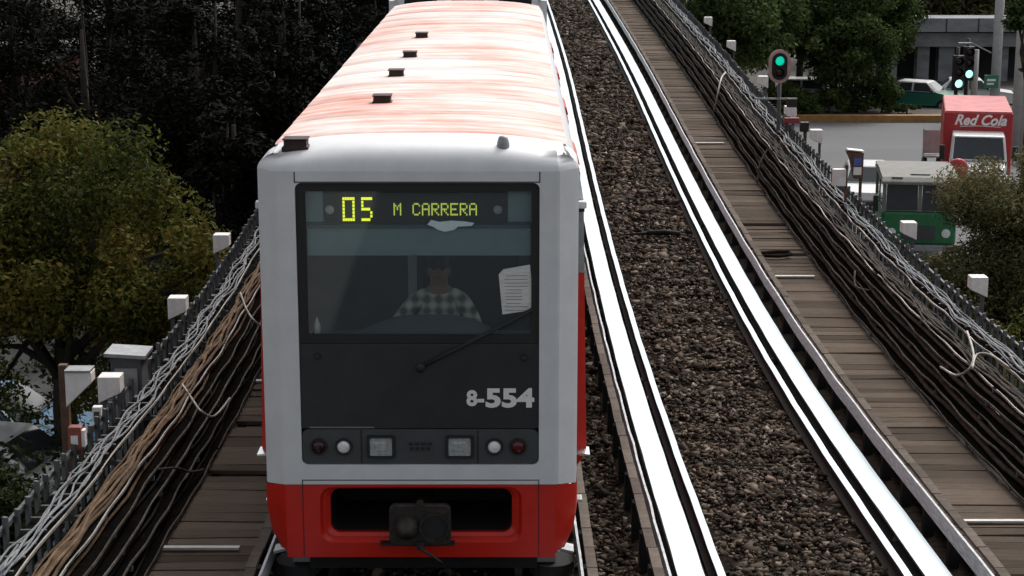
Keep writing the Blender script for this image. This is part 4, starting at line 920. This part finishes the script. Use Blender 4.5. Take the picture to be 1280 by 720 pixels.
# cars
def place(px, py, Y=None, z=.02):
    return at_z(px, py, z)
q = place(1150, 137); car('white and green taxi parked in front of the grey station', (q.x, q.y, .02), R(62), M['cargreen'], M['carwhite'])
q = place(1196, 138); car('white car half hidden behind the traffic light pole', (q.x+1.0, q.y+1.5, .02), R(80), M['carwhite'], M['carwhite'])
q = place(1020, 142); car('white car glimpsed through the street trees', (q.x, q.y+3, .02), R(75), M['carwhite'], M['carwhite'])
car('white car half hidden by the picket fence near the notice box', (11.95, 60.5, .02), R(-8), M['carwhite'], M['carwhite'])
q = place(16, 640); car('white car parked below the fence with the rusty post', (q.x-.3, q.y, .02), R(80), M['carwhite'], M['carwhite'])
q = place(34, 600); car('blue car parked in the shade of the olive tree', (q.x-1.0, q.y+1, .02), R(80), M['carblue'], M['carblue'])
# hand cart beside the red truck
q = Vector((at_y(1165, 190, 69).x, 69.0, .02))
t = thing('hand_cart', 'tall grey mesh hand cart standing beside the red truck', 'cart', q)
for x in (-.33, .33): MB().tube([(x, 0, .35), (x, .1, 1.55)], .03, 6).build('upright', M['gravelgrey'], t)
MB().box(-.32, .32, .03, .06, .62, 1.5).build('panel', M['gravelgrey'], t, rot=(-.03, 0, 0)); MB().box(-.36, .36, -.5, .1, .52, .58).build('platform', M['gravelgrey'], t)
for x in (-.28, .28): MB().loft([[(x+dx, a*.25, .26+b*.25) for a, b in circ(0, 0, 1, 16)] for dx in (-.06, .06)], True, True, True).build('wheel', M['tyre'], t)
# red round sign
q = at_y(1197, 211, 56.0)
t = thing('round_sign', 'glossy red domed round sign in front of the delivery truck', 'sign', (q.x, 56, .0))
MB().loft([[(a*r, y, q.z+b*r) for a, b in circ(0, 0, 1, 28)] for y, r in ((.03, .31), (-.02, .33), (-.06, .30), (-.11, .2), (-.13, .08))], True, True, True).build('disc', M['truckred'], t, smooth=True); MB().tube([(0, .05, 0), (0, .05, q.z)], .03, 8).build('pole', M['galv'], t)

# ================================================================== STREET FURNITURE, FAR SIDE
KY = 84.6
t = MB().box(9, 60, 84.0, 84.45, 0, .34).build('yellow_kerb', M['ochre']); tag(t, 'ochre painted kerb along the far edge of the street', 'kerb')
tag(MB().add([(4, 84.45, .25), (80, 84.45, .25), (80, 125, .25), (4, 125, .25)], [(0, 1, 2, 3)]).build('pavement', M['ground']), 'dusty verge and parking strip beyond the ochre kerb', None, None, 'structure')
def pole(px, Y, top_py, r, label, m='gravelgrey', name='concrete_pole'):
    b = at_y(px, 200, Y); tp_ = at_y(px, top_py, Y)
    o = MB().tube([(0, 0, 0), (0, 0, (tp_.z)*.5), (0, 0, tp_.z)], [r, r*.92, r*.85], 12).build(name, M[m], smooth=True); o.location = (b.x, Y, .0)
    return tag(o, label, 'pole')
pole(1213, 85.5, 62, .17, 'pale concrete pole behind the traffic lights', name='concrete_pole')
pole(1239, 83, -60, .24, 'thick concrete pole carrying the small green sign')
pole(1268, 72, -60, .22, 'tall grey pole behind the red delivery truck'); pole(1279, 71, -60, .2, 'grey pole beside the tall pole behind the delivery truck')
q = at_y(1239, 102, 82.6); t = thing('street_name_sign', 'small green street sign on the thick concrete pole', 'sign', q)
MB().box(-.33, .33, -.02, .02, -.3, .3).build('plate', M['signgreen'], t, bevel=.02); MB().box(-.2, .2, -.026, -.022, .02, .12).build('print', M['whitelet'], t); MB().box(-.2, .12, -.026, -.022, -.14, -.06).build('print', M['whitelet'], t)
def traffic_light(px, py, Y, label, arm=False):
    q = at_y(px, py, Y)
    t = thing('traffic_light', label, 'traffic light', (q.x, Y, 0))
    MB().tube([(0, .25, 0), (0, .25, q.z+1.6)], .09, 10).build('pole', M['rubber'], t, smooth=True)
    MB().box(-.24, .24, -.12, .2, q.z-.32, q.z+1.25).build('head', M['rubber'], t, bevel=.03)
    for k, m_ in ((0, 'greenlamp'), (.5, 'rubber'), (1.0, 'rubber')):
        h = MB().loft([[(a*r, y, q.z+k+b*r) for a, b in circ(0, 0, 1, 18)] for y, r in ((-.12, .2), (-.3, .2), (-.3, .185), (-.12, .185))]).build('visor', M['rubber'], t)
        MB().loft([[(a*r, y, q.z+k+b*r) for a, b in circ(0, 0, 1, 18)] for y, r in ((-.125, .183), (-.17, .13), (-.18, .04))], True, False, True).build('lens', M[m_] if k == 0 else M['darkredlens'], h, smooth=True)
    return t
traffic_light(1197, 104, 82.0, 'traffic light with a lit green lamp on a black pole'); traffic_light(1210, 92, 84.0, 'traffic light with a lit green lamp hung against the pale concrete pole')
q = at_y(1222, 60, 82.2); mb = MB(); mb.tube([at_y(1239, 66, 82.9), at_y(1215, 54, 82.9), at_y(1198, 54, 82.5)], .04, 6); tag(mb.build('mast_arm', M['galv']), 'thin steel arm reaching from the thick pole to the traffic lights', 'arm')
# low white bollards etc in the shrubs
# station building
BY = 101.0
def B(px, py): return at_y(px, py, BY)
t = thing('station_building', 'grey concrete station building with flat roof bands and columns', 'building', (0, BY, 0))
def bb(name, x0, x1, y0, y1, d0, d1, m_, parent):
    a = B(x0, y1); b = B(x1, y0); return MB().box(a.x, b.x, d0, d1, a.z, b.z).build(name, M[m_], parent)
w = bb('parapet', 1120, 1340, 22, 39, -.6, 2.2, 'bldg', t); bb('fascia', 1112, 1340, 41, 58, -.2, 5.5, 'bldg', t); bb('shadow_gap', 1114, 1340, 39, 41, 0, 2.1, 'bldgdark', t)
a = B(1080, 58); b_ = B(1340, 58); MB().box(a.x, b_.x, 3.0, 5.4, .25, a.z).build('recessed_wall', M['bldgdark'], t)
for x0, x1 in ((1096, 1123), (1148, 1163), (1175, 1194), (1252, 1262)):
    a = B(x0, 66); b_ = B(x1, 66); MB().box(a.x, b_.x, .2, 1.0, .25, B(x0, 58).z).build('column', M['bldg'], t)
for k, x0 in enumerate((1128, 1166, 1200, 1225)):
    a = B(x0, 80); b_ = B(x0+9, 70); MB().box(a.x, b_.x, 2.9, 2.99, a.z-1, b_.z).build('window', M['carglass'], t)
for k in range(5):
    x = B(1140+k*40, 30).x; MB().box(x-.03, x+.03, -.63, -.6, B(1140, 39).z, B(1140, 22).z).build('parapet_joint', M['bldgdark'], t)
q = at_y(1115, 69, 99); t = thing('street_globe', 'small white globe lamp in front of the station columns', 'lamp', (q.x, 99, 0.25)); MB().tube([(0, 0, 0), (0, 0, q.z-.25)], .05, 8).build('post', M['galv'], t)
MB().loft([[(a*math.sin(R(k*20))*.2, b*math.sin(R(k*20))*.2, q.z-.25-.2*math.cos(R(k*20))) for a, b in circ(0, 0, 1, 14)] for k in range(1, 9)], True, True, True).build('globe', M['white'], t, smooth=True)
# distant houses on the left
def house(name, label, x0, x1, y0, y1, Y, wall, roofm):
    a = at_y(x0, y1, Y); b = at_y(x1, y0, Y); t = thing(name, label, 'building', ((a.x+b.x)/2, Y, 0)); hw_ = (b.x-a.x)/2
    MB().box(-hw_, hw_, 0, 8, 0, b.z).build('wall', M[wall], t); MB().box(-hw_-.2, hw_+.2, -.2, 8.2, b.z+.003, b.z+.25).build('roof', M[roofm], t)
    n = max(1, int(hw_))
    for k in range(n):
        x = -hw_+(k+.5)*2*hw_/n
        for zz in (1.2, 4.0):
            if zz+1.2 < b.z: w = MB().box(x-.4, x+.4, -.04, -.005, zz, zz+1.2).build('window', M['carglass'], t); MB().box(x-.48, x+.48, -.1, -.003, zz-.1, zz-.003).build('sill', M['bldg'], w)
house('pink_house', 'faded pink house behind the dark evergreens', -60, 48, 80, 140, 66, 'pinkwall', 'bldg')
house('teal_shop', 'teal painted shop far behind the trees', 425, 482, -30, 30, 92, 'tealwall', 'yellow')
house('pale_house', 'pale house glimpsed between the dark trees', 170, 240, -20, 60, 88, 'bldg', 'bldg')

# ================================================================== TREES
def leaves(clumps, n, size, seed, aspect=.5, droop=0.0, tint_shift=0.0):
    g = np.random.default_rng(seed); C = np.array([c[:3] for c in clumps]); Rr = np.array([c[3] for c in clumps]); Tn = g.uniform(-.25, .25, len(clumps))
    w = Rr**2; idx = g.choice(len(clumps), n, p=w/w.sum())
    d = g.normal(size=(n, 3)); d /= np.linalg.norm(d, axis=1)[:, None]
    rad = Rr[idx]*g.beta(3.2, 1.3, n)*g.uniform(.85, 1.12, n)
    p = C[idx]+d*rad[:, None]*np.array([1, 1, .8])
    # leaf frame: mostly facing outward and up
    nrm = d*.6+g.normal(size=(n, 3))*.65+np.array([0, 0, .5]); nrm /= np.linalg.norm(nrm, axis=1)[:, None]
    t = np.cross(nrm, g.normal(size=(n, 3))+np.array([0, 0, -droop])); t /= np.linalg.norm(t, axis=1)[:, None]+1e-9
    b = np.cross(nrm, t); L = size*g.uniform(.55, 1.3, n)[:, None]
    v = np.stack([p-t*L*.5, p+b*L*aspect*.5-nrm*L*.05, p+t*L*.5, p-b*L*aspect*.5-nrm*L*.05], 1).reshape(-1, 3)
    me = bpy.data.meshes.new('crown'); f = np.arange(4*n, dtype=np.int32)
    me.vertices.add(4*n); me.vertices.foreach_set('co', v.ravel()); me.loops.add(4*n); me.loops.foreach_set('vertex_index', f)
    me.polygons.add(n); me.polygons.foreach_set('loop_start', f[::4].copy()); me.polygons.foreach_set('loop_total', np.full(n, 4, dtype=np.int32)); me.update()
    tn = np.clip(.45+Tn[idx]+g.normal(0, .17, n)+tint_shift, 0, 1)
    me.attributes.new('tint', 'FLOAT', 'FACE').data.foreach_set('value', tn.astype(np.float32))
    return me
def tree(name, label, x, y, h, crown, n, size, leafm, seed, group=None, nclump=40, clump_r=.28, trunk_r=.16, cat='tree', z0=0.0, aspect=.5, limbs=9, droop=0):
    """crown: list of (dx,dy,z,rx,ry,rz) ellipsoids"""
    r = random.Random(seed); t = thing(name, label, cat, (x, y, z0), (0, 0, 0), group)
    cl = []
    tot = sum(c[3]*c[5] for c in crown)
    for (dx, dy, zc, rx, ry, rz) in crown:
        for k in range(max(3, int(nclump*rx*rz/tot))):
            while True:
                a = Vector((r.uniform(-1, 1), r.uniform(-1, 1), r.uniform(-1, 1)))
                if .25 < a.length < 1: break
            a = a*(.55+.45*r.random())
            cl.append((dx+a.x*rx, dy+a.y*ry, zc+a.z*rz, clump_r*min(rx, rz)*r.uniform(.65, 1.35)))
    link('crown', leaves(cl, n, size, seed, aspect, droop), leafm, t)
    tr = MB(); zc = crown[0][2]
    top = Vector((crown[0][0], crown[0][1], zc+crown[0][5]*.4))
    pts = [Vector((0, 0, 0)), Vector((r.uniform(-.1, .1), r.uniform(-.1, .1), zc*.35)), Vector((crown[0][0]*.5, crown[0][1]*.5, zc*.7)), top]
    tr.tube(pts, [trunk_r*1.25, trunk_r, trunk_r*.75, trunk_r*.2], 9)
    for c in r.sample(cl, min(limbs, len(cl))):
        s = pts[1].lerp(pts[2], r.random()); e = Vector(c[:3]); mid = s.lerp(e, .5)+Vector((r.uniform(-.2, .2), r.uniform(-.2, .2), .25))
        tr.tube([s, mid, e], [trunk_r*.45, trunk_r*.28, trunk_r*.08], 6)
    link('trunk', tr.mesh('trunk'), M['bark'], t, smooth=True)
    return t
LM = dict(
    olive=leaf_mat('olive_leaves', [(.018, .026, .008), (.052, .066, .014), (.10, .105, .022), (.15, .115, .026), (.15, .085, .022)], .25),
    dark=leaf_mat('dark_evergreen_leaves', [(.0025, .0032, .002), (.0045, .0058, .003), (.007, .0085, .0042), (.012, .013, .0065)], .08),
    green=leaf_mat('street_tree_leaves', [(.018, .03, .011), (.048, .072, .022), (.085, .12, .038), (.13, .16, .055)], .28),
    bush=leaf_mat('dry_bush_leaves', [(.04, .044, .018), (.09, .092, .038), (.15, .138, .06), (.23, .18, .09)], .25),
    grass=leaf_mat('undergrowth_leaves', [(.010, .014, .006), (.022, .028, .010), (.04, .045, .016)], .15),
)
# the olive tree left of the train
tree('olive_tree', 'broad olive-green tree with rusty tinged leaves beside the fence', -7.6, 30.0, 7.4, [(0, 0, 4.6, 3.1, 2.6, 2.1), (-1.6, .3, 3.8, 2.2, 2, 1.8), (1.3, -.5, 3.9, 2.0, 1.8, 1.7), (.3, 0, 5.6, 1.7, 1.5, 1.1), (1.6, 0, 2.6, 1.6, 1.5, 1.3), (-.8, -.4, 2.4, 2.0, 1.6, 1.2)], 62000, .115, LM['olive'], 3, None, 120, .34, .2, limbs=22)
# dark evergreens behind
k = 0
for px, Y, h, rx in ((20, 62, 9.6, 2.6), (105, 47, 9.0, 2.4), (180, 55, 10.6, 2.6), (245, 44, 9.6, 2.1), (300, 52, 10.4, 2.3), (352, 47, 9.4, 1.9), (398, 58, 10.4, 2.2), (445, 66, 9.6, 2.2), (330, 66, 11.2, 2.8), (140, 70, 11.5, 3.0), (230, 76, 11.4, 3.0), (50, 80, 11.5, 3.2), (290, 38, 7.2, 1.5), (500, 56, 9.0, 2.2), (540, 68, 9.6, 2.6), (470, 50, 8.6, 1.8)):
    x = at_y(px, 100, Y).x; k += 1
    where = 'behind the olive tree crown' if px < 200 else ('close beside the train roof' if px > 320 else 'between the olive tree and the train')
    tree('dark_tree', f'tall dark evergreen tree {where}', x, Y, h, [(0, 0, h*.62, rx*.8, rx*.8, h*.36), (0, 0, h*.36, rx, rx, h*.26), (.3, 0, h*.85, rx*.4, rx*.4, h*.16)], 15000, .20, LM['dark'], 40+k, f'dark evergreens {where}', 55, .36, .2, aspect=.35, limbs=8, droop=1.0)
for px, Y, h, rx in ((515, 96, 9.5, 3.2), (610, 104, 9.5, 3.5), (700, 110, 9, 3.2), (800, 112, 9.5, 3.5)):
    x = at_y(px, 60, Y).x; k += 1
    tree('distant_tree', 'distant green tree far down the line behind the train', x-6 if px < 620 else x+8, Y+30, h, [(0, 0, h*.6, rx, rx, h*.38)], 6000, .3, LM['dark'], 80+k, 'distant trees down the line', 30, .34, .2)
# street trees right, behind the ochre kerb
for px, Y, h, rx, zc, n in ((900, 74, 9.6, 2.8, 6.0, 14000), (968, 87, 9.4, 3.0, 5.2, 15000), (1045, 89, 8.6, 3.0, 4.4, 18000), (1100, 91, 9.2, 2.7, 5.4, 16000), (1065, 86.5, 6.4, 2.0, 3.4, 9000), (1000, 97, 10.5, 3.4, 6.5, 12000), (925, 92, 9.5, 3.0, 5.2, 12000)):
    x = at_y(px, 60, Y).x; k += 1
    tree('street_tree', 'leafy green street tree between the viaduct and the grey station', x, Y, h, [(0, 0, zc, rx, rx*.9, h-zc-.4), (rx*.4, -.4, zc-1.4, rx*.7, rx*.7, 1.5), (-rx*.45, -.3, zc-1.2, rx*.7, rx*.7, 1.6)], n, .24, LM['green'], 120+k, 'street trees beyond the empty track', 60, .34, .17)
for px, py, w, h in ((1040, 139, 1.6, 1.2), (1075, 138, 1.7, 1.5), (1108, 138, 1.5, 1.3), (1012, 140, 1.3, 1.0), (1140, 140, 1.2, .55), (985, 142, 1.5, 1.6)):
    q = at_z(px, py+6, .25); k += 1
    tree('shrub', 'low leafy shrub growing behind the ochre kerb', q.x, q.y+1.2, h, [(0, 0, h*.55, w*.75, .7, h*.5)], 2600, .17, LM['green'], 160+k, 'shrubs behind the ochre kerb', 16, .5, .04, 'shrub', z0=.25)
for px, Y, h, rx in ((1155, 110, 9.8, 3.6), (1225, 110, 9.8, 3.6), (1120, 113, 10.4, 4.0), (1185, 114, 10.2, 4.0), (1250, 113, 10.4, 4.0), (1060, 114, 10.4, 4.0)):
    x = at_y(px, 10, Y).x; k += 1
    tree('background_tree', 'dull brown-green tree rising behind the station roof', x, Y, h, [(0, 0, h*.52, rx, rx, h*.46)], 9000, .34, LM['bush'], 180+k, 'trees behind the station', 36, .34, .2)
# overhanging tree upper right
x = at_y(1272, 30, 50).x
tree('overhanging_tree', 'broad-leaved green tree overhanging the street behind the truck poles', x+.45, 50, 9.5, [(.1, 0, 6.9, .85, 1.2, .8), (.15, -.3, 5.9, .6, .8, .6), (.4, 0, 7.8, 1.2, 1.2, .8)], 6500, .19, LM['green'], 301, None, 40, .34, .17)
# dry olive bush-like tree in front of the trucks
x = at_y(1216, 300, 31).x
tree('dry_tree', 'round dry olive-brown tree hiding part of the green truck', x, 31, 5.6, [(.3, 0, 4.6, 1.25, 1.4, 1.25), (-.45, -.3, 3.7, .85, 1.0, 1.1), (1.15, .2, 5.0, 1.25, 1.3, 1.35), (.1, -.4, 2.9, 1.5, 1.3, 1.5), (-.75, -.5, 2.8, .8, .9, 1.3), (1.2, -.3, 3.4, 1.4, 1.2, 1.6), (.2, -.4, 1.6, 1.6, 1.2, 1.1)], 150000, .085, LM['bush'], 311, None, 190, .36, .14, limbs=18, aspect=.35)
x = at_y(1290, 330, 26).x
tree('dry_tree', 'smaller green-brown tree just outside the fence by the white lamp', x+.6, 27, 4.2, [(0, 0, 2.9, 1.2, 1.2, 1.2), (-.3, -.4, 1.8, 1.2, 1.1, 1.0)], 15000, .085, LM['olive'], 321, None, 50, .34, .1, limbs=10, aspect=.4)
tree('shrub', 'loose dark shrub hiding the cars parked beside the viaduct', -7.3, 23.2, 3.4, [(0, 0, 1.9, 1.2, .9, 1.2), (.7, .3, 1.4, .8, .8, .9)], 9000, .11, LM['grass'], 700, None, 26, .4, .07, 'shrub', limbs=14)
# undergrowth below the left fence
cl = []
for _ in range(220):
    Y = random.uniform(16, 60); xx = -SEP-random.uniform(2.2, 8.5); cl.append((xx, Y, random.uniform(.1, 1.2), random.uniform(.4, .9)))
cl += [(random.uniform(-7.4, -5.6), random.uniform(21, 26), random.uniform(.3, 2.4), random.uniform(.3, .6)) for _ in range(26)]
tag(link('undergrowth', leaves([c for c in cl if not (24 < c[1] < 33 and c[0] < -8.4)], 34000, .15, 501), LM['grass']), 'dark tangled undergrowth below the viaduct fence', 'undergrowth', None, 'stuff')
cl = [(random.uniform(6.4, 8.2), random.uniform(20, 70), random.uniform(.1, .9), random.uniform(.3, .7)) for _ in range(120)]
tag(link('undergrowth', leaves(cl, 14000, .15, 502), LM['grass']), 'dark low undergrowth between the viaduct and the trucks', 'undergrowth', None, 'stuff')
# low trunks under the olive tree
